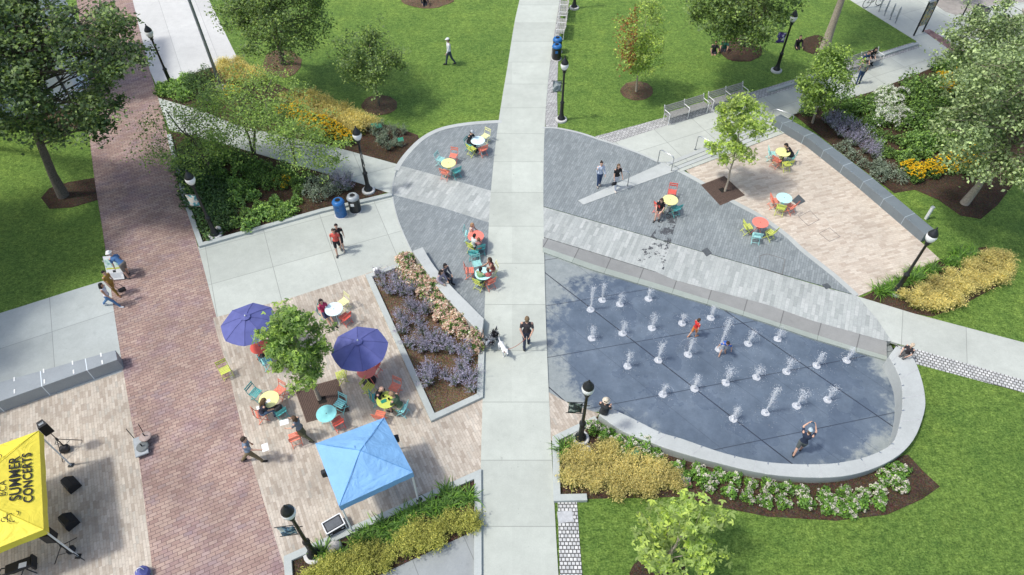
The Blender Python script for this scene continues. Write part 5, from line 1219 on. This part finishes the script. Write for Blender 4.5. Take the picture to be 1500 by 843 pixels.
for i, (x, y, h, rw, k) in enumerate(jets):
    h *= random.Random(i*7).uniform(.85, 1.2) if h < 1.1 else 1; p = F(x, y, .006); r = empty('water_jet', p, 0, '%swhite water jet, %s from the left in the %s' % ('tall ' if h > 1.1 else '', OR[k], RN[rw]), 'water jet', 'fountain water jets')
    V, Fq = jet_mesh(i, h); np_mesh('spray', V, Fq, M['water'], None, r)['kind'] = 'stuff'
    rr = random.Random(i); b = MB(); n = 9; pts = [(rr.gauss(0, .003+.02*j/n), rr.gauss(0, .003+.02*j/n), h*.92*j/n) for j in range(n+1)]
    b.tube(pts, [.022*(1-.55*j/n)*rr.uniform(.7, 1.2) for j in range(n+1)], 6); b.build('water_column', M['water'], r, True)
    b = MB(); vs = []
    for ring, (q, z) in enumerate(((.16,.003),(.145,.010),(.12,.010),(.108,.004),(.075,.004),(.045,.02),(.02,.04))):
        for j in range(18): a = 2*PI*j/18; k_ = q*(1+.10*rr.uniform(-1, 1)); vs.append((k_*math.cos(a), k_*math.sin(a), z))
    b.add(vs, [(q*18+j, q*18+(j+1) % 18, q*18+18+(j+1) % 18, q*18+18+j) for q in range(6) for j in range(18)]); b.build('splash_ring', M['water'], r, True)
# ---------------------------------------------------------------- people and dogs
APPLY = []
def capsule(mb, p0, r0, p1, r1, n=10):
    p0, p1 = Vector(p0), Vector(p1); d = p1-p0
    if d.length < 1e-6: d = Vector((0,0,1e-4))
    t = d.normalized(); a = t.cross(Vector((0,0,1)) if abs(t.z) < .9 else Vector((1,0,0))).normalized(); b = t.cross(a)
    rings = [(p0-t*r0*math.sin(w), r0*math.cos(w)) for w in (1.2, .6)]+[(p0, r0), (p1, r1)]+[(p1+t*r1*math.sin(w), r1*math.cos(w)) for w in (.6, 1.2)]
    vs = [p+(a*math.cos(2*PI*j/n)+b*math.sin(2*PI*j/n))*q for p, q in rings for j in range(n)]
    fs = [(i*n+j, i*n+(j+1) % n, (i+1)*n+(j+1) % n, (i+1)*n+j) for i in range(5) for j in range(n)]+[tuple(range(n-1,-1,-1)), tuple(range(5*n, 6*n))]
    mb.add(vs, fs)
def voxel(mb, name, mat, parent, vox, it=2, fac=.5):
    o = mb.build(name, mat, parent); m = o.modifiers.new('r', 'REMESH'); m.mode = 'VOXEL'; m.voxel_size = vox; m.use_smooth_shade = True
    s = o.modifiers.new('s', 'SMOOTH'); s.iterations = it; s.factor = fac; APPLY.append(o); return o
GRIP = []
def person(p, face, label, H=1.72, pose='stand', lean=0, arms=((5,8,12),(5,8,12)), legs=None, shirt=(.5,.5,.5), sleeve='short', pants=(.05,.06,.09), plen='long', shoes=(.03,.03,.03), hair=(.03,.02,.015), hairlen='short', skin='fair', hat=None, spread=.09, headturn=0, headpitch=0, seat=.42, female=False, skirt=None, bag=None, child=False):
    H = H*(.91 if pose in ('sit', 'ground') else 1); s = H/1.72; r = empty('person', (p[0], p[1], p[2]), -rad(face), label, 'person')
    if legs is None: legs = {'stand':((2,3),(-2,3)), 'walk':((24,6),(-20,22)), 'sit':((86,88),(84,86)), 'ground':((72,118),(66,112)), 'crouch':((80,110),(70,100))}[pose]
    hs = 1.18 if child else 1.0; sw = .165 if female else .185; L1, L2 = .43, .42
    hipx = .09; P = {}
    pel = Vector((0,0,0)); L = rad(lean); U = Vector((0, math.sin(L), math.cos(L))); Fw = Vector((0, math.cos(L), -math.sin(L)))
    feet = []
    for k, sd in enumerate((1, -1)):
        a, bn = legs[k]; a, bn = rad(a), rad(bn); ks = spread/.09
        h = Vector((sd*hipx, 0, -.04)); sp = sd*(spread-.09)*.9
        kn = h+Vector((sp*.6, math.sin(a)*L1, -math.cos(a)*L1)); an = kn+Vector((sp*.4, math.sin(a-bn)*L2, -math.cos(a-bn)*L2)); fa = a-bn
        toe = an+Vector((sd*.03, .15*math.cos(min(0, fa+.6)) if fa > -.6 else .12, -.045 if fa > -.7 else -.10)); feet.append((h, kn, an, toe))
    low = min(f[2].z for f in feet)
    zz = (seat+.10*s)/s if pose in ('sit', 'ground') else -low+.075
    def T(v): return (Vector(v)+Vector((0,0,zz)))*s
    waist = pel+U*.16; chest = pel+U*.36; neck = pel+U*.53; 
    hp = rad(lean*.35+headpitch); ht = rad(headturn); hU = Vector((0, math.sin(hp), math.cos(hp))); head = neck+hU*.16+Vector((0,.02,0)); hF = Vector((math.sin(ht)*math.cos(hp), math.cos(ht)*math.cos(hp), -math.sin(hp))); hX = hF.cross(hU).normalized()
    arm = []
    for k, sd in enumerate((1, -1)):
        pi_, ab, el = [rad(q) for q in arms[k][:3]]; inn = rad(arms[k][3]) if len(arms[k]) > 3 else 0
        sh = pel+U*.47+Vector((sd*sw, 0, 0)); X = Vector((sd,0,0))
        d = (-U*math.cos(pi_)+Fw*math.sin(pi_))*math.cos(ab)+X*math.sin(ab); d2 = (-U*math.cos(pi_+el)+Fw*math.sin(pi_+el))*math.cos(ab*.5-inn)+X*math.sin(ab*.5-inn)
        elb = sh+d*.285; wr = elb+d2*.245; arm.append((sh, elb, wr, d2))
    bd = MB(); w = .9 if female else 1.0
    def cp(m, a, r0, b, r1): capsule(m, T(a), r0*s, T(b), r1*s)
    X = Vector((1,0,0))
    cp(bd, pel-X*.06, .105, pel+X*.06, .105); cp(bd, pel, .115, waist, .105*w); cp(bd, waist, .105*w, chest, .12); cp(bd, chest-X*.07, .105*w, chest+X*.07, .105*w); cp(bd, pel+U*.45-X*.10, .065, pel+U*.45+X*.10, .065); cp(bd, pel+U*.46, .07, neck+hU*.05, .052)
    cp(bd, head+hU*.025-hF*.02, .088*hs, head+hU*.045+hF*.012, .084*hs); cp(bd, head-hU*.05+hF*.035, .058*hs, head-hU*.01+hF*.02, .075*hs)
    cp(bd, head+hF*.095*hs+hU*.01, .010, head+hF*.112*hs-hU*.022, .015)
    for e in (-1, 1): cp(bd, head+hX*e*.088*hs+hU*.02, .014, head+hX*e*.09*hs-hU*.02, .011)
    for h, kn, an, toe in feet:
        cp(bd, h, .088, kn, .058); cp(bd, kn, .056, kn.lerp(an, .35), .056); cp(bd, kn.lerp(an, .35), .056, an, .037); cp(bd, an-Vector((0,.03,.03)), .036, toe, .032)
    hands = []
    for k, (sh, el, wr, d2) in enumerate(arm):
        sd = 1 if k == 0 else -1; cp(bd, sh, .056, el, .041); cp(bd, el, .041, wr, .028)
        sx = Vector((sd,0,0)); pn = (sx-d2*sx.dot(d2)); pn = pn.normalized() if pn.length > .1 else Vector((0,0,1)); wv = d2.cross(pn).normalized()
        pc = wr+d2*.045
        for q in (-.022, 0, .022): cp(bd, wr+wv*q*.6, .018, wr+d2*.075+wv*q, .016)
        for q, ln in ((-.033,.058),(-.011,.072),(.011,.078),(.033,.068)):
            k1 = wr+d2*.085+wv*q; k2 = k1+d2*ln*.55-pn*.008; k3 = k2+d2*ln*.4-pn*.026; cp(bd, k1, .0105, k2, .010); cp(bd, k2, .010, k3, .009)
        cp(bd, wr+d2*.03+wv*.02, .013, wr+d2*.062+wv*.058-pn*.012, .0115); cp(bd, wr+d2*.062+wv*.058-pn*.012, .0115, wr+d2*.09+wv*.06-pn*.024, .010)
        hands.append(T(wr+d2*.09-pn*.025))
    voxel(bd, 'body', M['skin_'+skin], r, .0135*s if H > 1.3 else .011, 1)
    sh_ = MB(); e = .018
    cp(sh_, pel-X*.055+U*.02, .115, pel+X*.055+U*.02, .115); cp(sh_, pel+U*.02, .125, waist, .115*w+.006); cp(sh_, waist, .115*w+.006, chest, .132); cp(sh_, chest-X*.07, .118*w, chest+X*.07, .118*w); cp(sh_, pel+U*.45-X*.10, .078, pel+U*.45+X*.10, .078); cp(sh_, pel+U*.46, .078, pel+U*.51, .06)
    for sh, el, wr, d2 in arm:
        if sleeve == 'short': cp(sh_, sh-Vector((0,0,.012)), .062, sh.lerp(el, .62), .056)
        elif sleeve == 'long': cp(sh_, sh-Vector((0,0,.01)), .063, el, .053); cp(sh_, el, .056, el.lerp(wr, .93), .042)
    voxel(sh_, 'shirt', cloth(shirt, 'shirt_cloth'), r, .017*s)
    pt = MB(); cp(pt, pel-X*.055-U*.02, .118, pel+X*.055-U*.02, .118)
    for h, kn, an, toe in feet:
        if plen == 'long': cp(pt, h, .102, kn, .070); cp(pt, kn, .070, an+(kn-an)*.04, .052)
        elif plen == 'short': cp(pt, h, .104, h.lerp(kn, .86), .080)
        else: cp(pt, h, .104, h.lerp(kn, .55), .088)
    if skirt:
        h0, k0 = feet[0][:2]; h1, k1 = feet[1][:2]; m0 = h0.lerp(k0, .9); m1 = h1.lerp(k1, .9)
        cp(pt, pel, .12, (m0+m1)/2, .17); cp(pt, m0, .10, m1, .10)
    voxel(pt, 'skirt' if skirt else ('trousers' if plen == 'long' else 'shorts'), cloth(skirt or pants, 'trouser_cloth'), r, .017*s)
    for h, kn, an, toe in feet:
        so = MB(); cp(so, an-Vector((0,.035,.035)), .045, toe, .042); voxel(so, 'shoe', cloth(shoes, 'shoe_leather'), r, .013*s, 1)
    ha = MB()
    if hair is not None:
        cp(ha, head+hU*.04-hF*.035, .095*hs, head+hU*.062-hF*.002, .088*hs); cp(ha, head-hF*.05-hU*.02, .080*hs, head-hF*.04+hU*.04, .09*hs)
        if hairlen == 'long':
            bk = neck-Fw*.075; cp(ha, head-hF*.06, .085, bk, .085); cp(ha, bk, .085, bk-U*.20, .06)
            for e_ in (-1, 1): cp(ha, head+hX*e_*.075+hU*.02-hF*.02, .04, neck+hX*e_*.085+U*.0, .035)
        elif hairlen == 'bob': cp(ha, head-hF*.06-hU*.02, .088, neck-Fw*.05+U*.03, .075); [cp(ha, head+hX*e_*.075+hU*.02-hF*.02, .04, head+hX*e_*.085-hU*.07-hF*.015, .035) for e_ in (-1, 1)]
        elif hairlen == 'bun': cp(ha, head+hU*.12-hF*.06, .05, head+hU*.13-hF*.065, .05)
        voxel(ha, 'hair', cloth(hair, 'hair'), r, .013*s)
    if hat is not None:
        hb = MB(); n = 16; vs = []
        c = T(head+hU*.075); q = s*hs
        prof = [(.098,-.02),(.10,.02),(.085,.055),(.045,.078),(.0,.082)]
        brim = [(.155,-.026)] if hat[1] == 'brim' else []
        for rr_, z in brim+prof:
            for j in range(n): a = 2*PI*j/n; v = c+(hX*math.cos(a)*rr_+hF*math.sin(a)*rr_*1.08+hU*z)*q; vs.append(v)
        k = len(brim+prof); hb.add(vs, [(i*n+j, i*n+(j+1) % n, (i+1)*n+(j+1) % n, (i+1)*n+j) for i in range(k-1) for j in range(n)])
        if hat[1] == 'cap': pk = [c+(hX*x*.075+hF*(.09+.085*(1-x*x))-hU*.012)*q for x in (-1,-.5,0,.5,1)]+[c+(hX*x*.085+hF*.07)*q for x in (1,.5,0,-.5,-1)]; hb.add(pk, [tuple(range(10))])
        o = hb.build('hat', cloth(hat[0], 'hat_cloth'), r, True); o.modifiers.new('t', 'SOLIDIFY').thickness = .006
    eb = MB()
    for e_ in (-1, 1): q = T(head+hX*e_*.034*hs+hU*.015+hF*.098*hs); eb.ball(q, .0095*s, 6, 4)
    eb.build('eyes', M['ink'], r)
    r['_h0'] = list(hands[0]); r['_h1'] = list(hands[1])
    Rm = Matrix.Rotation(-rad(face), 3, 'Z'); res = [Vector(p)+Rm @ h for h in hands]
    del r['_h0'], r['_h1']
    return res
Z = .045
def gp(x, y, z=Z): return G(x, y, z)
def sp(x, y, seat=.42, z=Z):                         # a seated person is placed by the pixel of the hips
    g = G(x, y, seat+.1+z); return Vector((g.x, g.y, z))
GREY = (.42,.43,.43); JEAN = (.06,.10,.20); NAVY = (.022,.032,.07); BLK = (.015,.015,.017); KHAKI = (.22,.17,.09)
person(gp(659,95,.02), 250, 'person in a pale grey shirt and dark jeans strolling on the upper lawn', 1.66, 'walk', 0, ((-12,6,20),(14,6,20)), ((16,4),(-16,14)), (.66,.68,.70), 'long', (.045,.065,.10), hat=((.75,.76,.76),'cap'), hair=(.06,.045,.03))
person(sp(687,206), 120, 'person in a black jacket seated at the topmost pale table', 1.66, 'sit', 18, ((40,8,50,20),(40,8,50,20)), shirt=(.02,.022,.025), sleeve='long', pants=(.03,.03,.035), hat=((.42,.46,.48),'cap'), hair=(.05,.04,.03), headpitch=10)
person(gp(877,273), 165, 'woman with a bun in a pale blue jacket and jeans, hand at her ear', 1.46, 'stand', 0, ((30,20,130),(8,10,20)), ((4,4),(-4,6)), (.52,.58,.68), 'long', (.035,.065,.14), 'long', (.30,.27,.24), (.03,.022,.018), 'bun', female=True)
h = person(gp(901,277), 160, 'woman in a black top and white trousers carrying a dark handbag', 1.5, 'walk', 2, ((8,8,14),(12,12,18)), ((14,2),(-12,16)), (.018,.018,.02), 'short', (.66,.68,.72), 'long', (.55,.5,.45), (.13,.085,.05), 'bob', female=True)
bg = empty('handbag', h[0]-Vector((0,0,.30)), .4, 'dark handbag held by the woman in white trousers', 'handbag'); MB().bbox((0,0,.08), (.26,.10,.18), .03).build('body', M['black_plastic'], bg); MB().tube([(-.09,0,.16),(-.06,0,.27),(0,0,.31),(.06,0,.27),(.09,0,.16)], .009, 6).build('strap', M['black'], bg)
person(sp(968,304), 205, 'woman in a black top seated at the yellow table with bare legs', 1.64, 'sit', 14, ((22,8,50,18),(30,8,40,18)), ((80,70),(86,96)), shirt=BLK, pants=(.03,.03,.035), plen='brief', hair=(.06,.035,.025), hairlen='bob', female=True, headpitch=14)
person(gp(497,371), 170, 'man in a coral shirt and black shorts on the left walk', 1.48, 'walk', 3, ((-8,8,20),(12,8,24)), ((14,4),(-12,14)), (.62,.11,.085), 'short', (.02,.02,.024), 'short', (.10,.09,.08), (.05,.035,.025))
person(gp(501,364), 165, 'person in black half hidden behind the man in the coral shirt', 1.46, 'walk', 0, ((10,12,30),(-6,10,18)), ((-10,12),(16,5)), (.018,.018,.02), 'short', (.025,.027,.035), 'short', (.30,.28,.26), (.025,.018,.014))
hd = person(gp(771,507,.05), 2, 'man in a black tee with hands behind his back walking the dogs', 1.76, 'walk', 0, ((-24,10,-14,28),(-24,10,-14,28)), ((10,2),(-9,12)), (.045,.04,.045), 'short', (.035,.045,.075), 'long', (.03,.03,.03), (.17,.12,.07), spread=.07)
p9 = F(1015, 493); person(p9, 60, 'small child in a red top with orange shorts among the jets', 1.08, 'walk', 6, ((-20,14,30),(20,14,30)), ((14,6),(-16,16)), (.52,.035,.03), 'short', (.60,.20,.05), 'short', (.55,.20,.06), (.06,.035,.02), child=True)
p10 = F(1058, 516); person(p10, 195, 'child in a blue top bending over the tall jet', 1.18, 'stand', 48, ((36,30,10),(36,26,14)), ((34,30),(10,34)), (.03,.13,.48), 'short', (.40,.42,.44), 'short', (.35,.22,.16), (.035,.025,.02), child=True, spread=.15)
p11 = F(1167, 663); hc = person(p11, 30, 'man in a navy shirt and light trousers photographing the jets', 1.46, 'walk', 8, ((104,14,50,34),(104,14,50,34)), ((14,4),(-12,14)), (.018,.028,.055), 'short', (.10,.115,.11), 'short', (.03,.03,.03), (.10,.06,.04), hat=((.40,.48,.52),'cap'))
ph = empty('phone', (hc[0]+hc[1])/2, -rad(30), 'dark phone held up by the man photographing the jets', 'phone'); MB().bbox((0,0,.0), (.15,.012,.075), .004).build('case', M['black'], ph); MB().bbox((0,-.0075,0), (.135,.003,.065), .001).build('screen', M['building_blue'], ph)
g12 = G(884, 604, .5); person((g12.x, g12.y, -.02), 25, 'person in a straw hat and black shirt seated on the end of the fountain wall', 1.70, 'sit', 8, ((24,10,44,16),(24,10,44,16)), shirt=(.03,.033,.036), pants=(.04,.045,.05), hat=((.62,.54,.42),'brim'), hair=(.05,.04,.03), seat=.44)
g13 = G(1329, 517, .5); person((g13.x, g13.y, -.02), 235, 'person in a cap seated on the far end of the fountain wall', 1.42, 'sit', 6, ((20,10,60,20),(20,10,60,20)), shirt=(.035,.03,.033), pants=(.10,.10,.10), hat=((.55,.44,.32),'cap'), hair=(.05,.04,.03), seat=.44)
g = G(643, 409, .55); person((g.x, g.y, 0), 125, 'long haired person in lilac seated on the curved bench', 1.62, 'sit', 20, ((26,8,50,16),(26,8,50,16)), shirt=(.34,.31,.38), sleeve='long', pants=(.34,.33,.30), hair=(.018,.015,.014), hairlen='long', female=True, seat=.45)
g = G(650, 400, .55); person((g.x, g.y, 0), 130, 'dark haired person seated beside the one in lilac on the curved bench', 1.60, 'sit', 16, ((30,8,50,16),(26,8,50,16)), shirt=(.10,.10,.12), sleeve='long', pants=(.05,.055,.07), hair=(.018,.015,.014), hairlen='bob', female=True, seat=.45)
person(gp(191,406,.03), 292, 'man in a blue shirt and white cap bending to read the sign board', 1.55, 'stand', 52, ((30,8,20),(40,8,20)), ((16,8),(2,8)), (.075,.17,.34), 'short', (.20,.18,.15), 'short', (.05,.05,.06), (.55,.53,.5), hat=((.80,.80,.78),'brim'), spread=.12)
person(gp(172,431,.03), 110, 'woman in a mustard outfit with a black shoulder bag', 1.42, 'walk', 4, ((10,8,30),(-8,8,20)), ((14,4),(-14,16)), (.36,.22,.045), 'short', (.32,.19,.04), 'long', (.20,.09,.04), (.02,.015,.014), 'short', female=True)
bg = empty('shoulder_bag', gp(177,422,.8), .6, 'black shoulder bag at the hip of the woman in mustard', 'bag'); MB().bbox((0,0,-.12), (.28,.12,.22), .04).build('body', M['black_plastic'], bg); MB().tube([(-.11,0,-.03),(-.14,-.05,.2),(-.1,-.1,.42),(.02,-.06,.3),(.11,0,-.03)], .01, 6).build('strap', M['black'], bg)
person(gp(167,449,.03), 85, 'woman with long black hair in a white top and blue jeans', 1.45, 'walk', 6, ((24,10,20),(-20,10,16)), ((26,4),(-24,20)), (.66,.65,.70), 'none', (.10,.21,.38), 'long', (.78,.78,.77), (.015,.013,.014), 'long', 'tan', female=True)
h = person(gp(373,676,.03), 75, 'man in a blue grey shirt and khaki trousers holding out a paper', 1.64, 'walk', 6, ((48,8,28),(4,10,16)), ((22,4),(-20,16)), (.17,.22,.29), 'short', (.19,.15,.085), 'long', (.03,.025,.02), (.05,.035,.025))
o = MB().bbox((0,0,0), (.21,.30,.006), .001).build('paper', M['paper'], None, loc=h[1]*0+h[0]+Vector((.08,.06,.02)), rz=.4); tag(o, 'white paper held by the man in the blue grey shirt', 'paper')
h = person(gp(446,643,.036), 285, 'woman in a grey shirt and olive skirt walking with a paper', 1.5, 'walk', 4, ((34,8,46),(30,8,40)), ((20,4),(-24,16)), (.15,.18,.22), 'short', (.10,.10,.06), 'long', (.025,.022,.02), (.10,.06,.035), 'bob', female=True, skirt=(.10,.10,.055))
o = MB().bbox((0,0,0), (.30,.21,.006), .001).build('paper', M['paper'], None, loc=(h[0]+h[1])/2+Vector((-.12,.03,.02)), rz=.3); tag(o, 'white paper held by the woman in the grey shirt', 'paper')
person(sp(474,455), 140, 'woman in magenta seated with legs out at the pale blue table', 1.66, 'sit', 2, ((46,12,30,-6),(10,8,40)), ((78,40),(72,34)), shirt=(.42,.035,.10), sleeve='short', pants=(.035,.04,.09), plen='short', shoes=(.02,.02,.02), hair=(.018,.014,.013), hairlen='bob', female=True)
person(sp(383,603), 62, 'woman with long brown hair seated at the yellow table by the grate', 1.66, 'sit', 22, ((44,8,44,12),(44,8,44,12)), shirt=(.03,.035,.055), sleeve='short', pants=(.09,.14,.22), hair=(.11,.07,.035), hairlen='long', female=True, headpitch=12)
person(sp(553,581), 105, 'balding man in a black shirt seated at the lime table', 1.74, 'sit', 20, ((44,10,44,14),(40,10,46,14)), shirt=(.018,.018,.022), sleeve='short', pants=(.36,.34,.30), hair=None, headpitch=16)
person(sp(586,594), 290, 'man in a green shirt and pale shorts seated at the lime table', 1.78, 'sit', 22, ((44,10,44,14),(40,10,46,14)), shirt=(.075,.125,.07), sleeve='short', pants=(.40,.36,.28), plen='short', hair=(.30,.20,.12), headpitch=12)
for nm, x, y, mm, lb in (('cup',562,582,'black','dark cup on the lime table'), ('cup',570,586,'black','second dark cup at the right of the lime table')):
    r_ = empty(nm, G(x, y, .79), 0, lb, 'cup'); MB().lathe([(.03,0),(.04,.10),(.036,.10),(.028,.01)], n=12).build('wall', M[mm], r_); MB().lathe([(.034,.08),(.01,.08)], n=12).build('drink', M['hole'], r_)
for x, y, lb, mm in ((392,588,'open papers on the yellow table by the grate','paper'), (562,588,'green card on the lime table','green_sign'), (380,597,'white sheet held over the edge of the yellow table','paper')):
    o = MB().bbox((0,0,.004), (.20,.14,.008), .002).build('paper', M[mm], None, loc=G(x, y, .787), rz=.5); tag(o, lb, 'paper')
b_ = empty('backpack', G(408,599,.52), .4, 'dark bag lying on the teal chair by the yellow table', 'bag'); MB().bbox((0,0,.08), (.28,.24,.16), .05).build('body', M['black_plastic'], b_); MB().tube([(-.08,-.12,.1),(-.05,-.2,.14),(.05,-.2,.14),(.08,-.12,.1)], .012).build('strap', M['black'], b_)
person(sp(689,341), 110, 'pale haired person seated left of the salmon table', 1.5, 'sit', 14, ((40,8,50,14),(40,8,50,14)), shirt=(.62,.50,.44), sleeve='none', pants=(.45,.42,.40), hair=(.34,.20,.11), hairlen='bob', female=True)
person(sp(693,360), 40, 'dark haired person in white seated at the near side of the salmon table', 1.5, 'sit', 14, ((40,8,50,14),(40,8,50,14)), shirt=(.55,.58,.55), pants=(.06,.06,.08), hair=(.025,.018,.015))
person(sp(702,362), 345, 'child in pink seated at the right of the salmon table', 1.2, 'sit', 10, ((40,8,50,14),(40,8,50,14)), shirt=(.45,.20,.18), pants=(.28,.16,.12), hair=(.16,.09,.05), child=True)
person(sp(722,393), 255, 'woman in a maroon top seated right of the cyan table', 1.62, 'sit', 14, ((40,8,50,14),(40,8,50,14)), shirt=(.22,.07,.06), sleeve='none', pants=(.40,.24,.18), plen='short', hair=(.07,.04,.025), hairlen='bob', skin='tan', female=True)
person(sp(702,411), 30, 'person with black hair in a green top at the cyan table', 1.6, 'sit', 16, ((40,8,50,14),(40,8,50,14)), shirt=(.20,.34,.16), pants=(.05,.05,.06), hair=(.015,.014,.013))
person(sp(717,410), 330, 'child in a red and pink top at the cyan table', 1.45, 'sit', 14, ((40,8,50,14),(40,8,50,14)), shirt=(.50,.12,.12), pants=(.36,.22,.18), hair=(.09,.05,.03), skin='tan')
person(sp(1160,226), 280, 'person in black bent over the yellow table by the granite wall', 1.74, 'sit', 42, ((50,10,40,14),(50,10,40,14)), shirt=(.014,.015,.018), sleeve='long', pants=(.02,.021,.026), hair=(.015,.014,.014), headpitch=18)
person(sp(1264,86), 165, 'person in a blue top seated on the shaded bench', 1.7, 'sit', 30, ((34,8,50,14),(34,8,50,14)), shirt=(.03,.07,.15), sleeve='short', pants=(.10,.11,.12), hair=(.04,.03,.02))
person(sp(1274,80), 165, 'dark haired person leaning over beside the one in blue', 1.62, 'sit', 34, ((34,8,50,14),(34,8,50,14)), shirt=(.02,.02,.022), pants=(.02,.02,.025), hair=(.015,.012,.012), hairlen='long', female=True)
person(gp(1256,123,.03), 20, 'man in a grey green shirt and blue jeans standing by the shaded bench', 1.5, 'stand', 2, ((8,8,16),(8,8,16)), ((6,4),(-6,6)), (.18,.20,.17), 'short', (.03,.06,.13), 'long', (.02,.02,.02), (.05,.045,.04), hat=((.16,.17,.15),'cap'))
def ground_sit(x, y, face, label, **k): g = G(x, y, .15); return person((g.x, g.y, .02), face, label, 1.66, 'ground', 12, ((40,12,40,10),(40,12,40,10)), seat=.02, **k)
ground_sit(1046, 74, 190, 'person with bare legs sitting in the mulch under the top tree, on the left', shirt=(.03,.03,.035), pants=(.03,.03,.04), plen='brief', shoes=(.6,.6,.55), skin='tan')
ground_sit(1061, 70, 200, 'person in a dark green top sitting in the mulch under the top tree', shirt=(.02,.10,.075), pants=(.025,.025,.03), skin='tan')
ground_sit(1168, 66, 180, 'person in black sitting on the grass beside the purple banner lamp', shirt=(.014,.014,.018), pants=(.014,.014,.018), sleeve='long', shoes=(.5,.5,.5))
ground_sit(622, 3, 170, 'person in dark clothes sitting in the mulch at the top edge', shirt=(.016,.016,.02), pants=(.02,.022,.03), sleeve='long', shoes=(.5,.5,.5))
# dogs
def dog(px, py, face, label, c1, c2, s=1.0, shaggy=.0):
    g = gp(px, py, .05); r = empty('dog', g, -rad(face), label, 'dog'); b = MB()
    cp = lambda a, r0, q, r1: capsule(b, Vector(a)*s, r0*s, Vector(q)*s, r1*s)
    cp((0,.16,.40), .125, (0,-.02,.42), .11); cp((0,-.02,.42), .108, (0,-.24,.43), .098); cp((0,.2,.43), .09, (0,.33,.56), .065); cp((0,.33,.58), .078, (0,.40,.58), .066); cp((0,.40,.565), .05, (0,.50,.54), .034)
    for x in (-1, 1):
        cp((x*.075,.18,.38), .062, (x*.08,.17,.22), .036); cp((x*.08,.17,.22), .034, (x*.08,.19,.04), .026); cp((x*.08,.19,.03), .03, (x*.08,.23,.025), .026)
        cp((x*.07,-.24,.40), .075, (x*.085,-.19,.25), .048); cp((x*.085,-.19,.25), .04, (x*.085,-.31,.16), .028); cp((x*.085,-.31,.16), .027, (x*.085,-.28,.04), .024); cp((x*.085,-.28,.03), .03, (x*.085,-.23,.025), .026)
        cp((x*.06,.33,.64), .03, (x*.085,.31,.57), .02)
    cp((0,-.32,.47), .034, (0,-.42,.56), .03); cp((0,-.42,.56), .03, (0,-.44,.66), .018)
    t = NT('dog_coat'); nn = t.noise(5.0 if shaggy else 3.2, 2, .5); m = t.done(t.ramp(nn, [(.46, c1), (.54, c2)]), .9, .1)
    voxel(b, 'body', m, r, .014)
    n_ = 900; rng = np.random.default_rng(int(px)); 
    if shaggy:
        P = np.stack([rng.normal(size=n_)*.085, rng.uniform(-.33, .4, n_), .42+rng.normal(size=n_)*.085], 1)*s; V, Fq = quads(P, .11, .1, .25, rng); np_mesh('fur_tufts', V, Fq, m, None, r)
    e = MB(); e.ball(Vector((0,.525,.545))*s, .018*s, 8, 6); [e.ball(Vector((x*.04,.445,.60))*s, .012*s, 6, 4) for x in (-1, 1)]; e.build('nose_and_eyes', M['ink'], r)
    cl_ = MB(); cl_.tube([(Vector((0,.285,.50))+Vector((.085*math.cos(a), -.03*math.sin(a), .075*math.sin(a))))*s for a in [2*PI*i/16 for i in range(17)]], .012*s, 6); cl_.build('collar', cloth((.35,.06,.05), 'collar'), r)
    Rm = Matrix.Rotation(-rad(face), 3, 'Z'); return g+Rm @ (Vector((0,.27,.56))*s)
dog(721, 504, 205, 'shaggy black and grey dog beside the planter kerb', (.02,.02,.022), (.30,.32,.34), 1.0, 1)
dc = dog(737, 517, 155, 'white dog with a dark nose on the main walk', (.72,.72,.70), (.80,.80,.78), .88)
he = (hd[0]+hd[1])/2; pts = [dc.lerp(he, t_)+Vector((0,0,-.16*math.sin(PI*t_))) for t_ in [i/8 for i in range(9)]]
o = MB().tube(pts, .010, 6).build('leash', cloth((.32,.10,.06), 'leash')); tag(o, 'thin red brown leash from the man in black to the white dog', 'leash')
dg = bpy.context.evaluated_depsgraph_get(); new = [(o, bpy.data.meshes.new_from_object(o.evaluated_get(dg))) for o in APPLY]
for o, me in new: o.modifiers.clear(); o.data = me; me.polygons.foreach_set('use_smooth', [True]*len(me.polygons))
# ---------------------------------------------------------------- camera, sky and sun
cam = bpy.data.cameras.new('camera'); cam.sensor_width = 36; cam.lens = 36*FOC/1500; cam.clip_end = 2000; cam.clip_start = .1
co = bpy.data.objects.new('camera', cam); col.objects.link(co); co.location = (0, 0, CAMH); co.rotation_euler = (PI/2-TILT, 0, 0); sc.camera = co
SUN_EL, SUN_AZ = rad(60), rad(258)                     # azimuth clockwise from +Y, where the sun stands
w = bpy.data.worlds.new('World'); sc.world = w; w.use_nodes = True; nt = w.node_tree
sky = nt.nodes.new('ShaderNodeTexSky'); sky.sky_type = 'NISHITA'; sky.sun_disc = False; sky.sun_elevation = SUN_EL; sky.sun_rotation = SUN_AZ; sky.air_density = 1.0; sky.dust_density = 3.0
bgn = nt.nodes['Background']; nt.links.new(sky.outputs[0], bgn.inputs[0]); bgn.inputs[1].default_value = .15
sd = Vector((math.sin(SUN_AZ)*math.cos(SUN_EL), math.cos(SUN_AZ)*math.cos(SUN_EL), math.sin(SUN_EL)))
sl = bpy.data.lights.new('sun', 'SUN'); sl.energy = 2.0; sl.angle = rad(5); sl.color = (1.0, .98, .935)
so = bpy.data.objects.new('sun', sl); col.objects.link(so); so.rotation_euler = (-sd).to_track_quat('-Z', 'Y').to_euler(); so.location = sd*60
vs_ = sc.view_settings; vs_.view_transform = 'Standard'; vs_.look = 'None'; vs_.gamma = 1.0; vs_.exposure = 0.46; vs_.use_curve_mapping = False
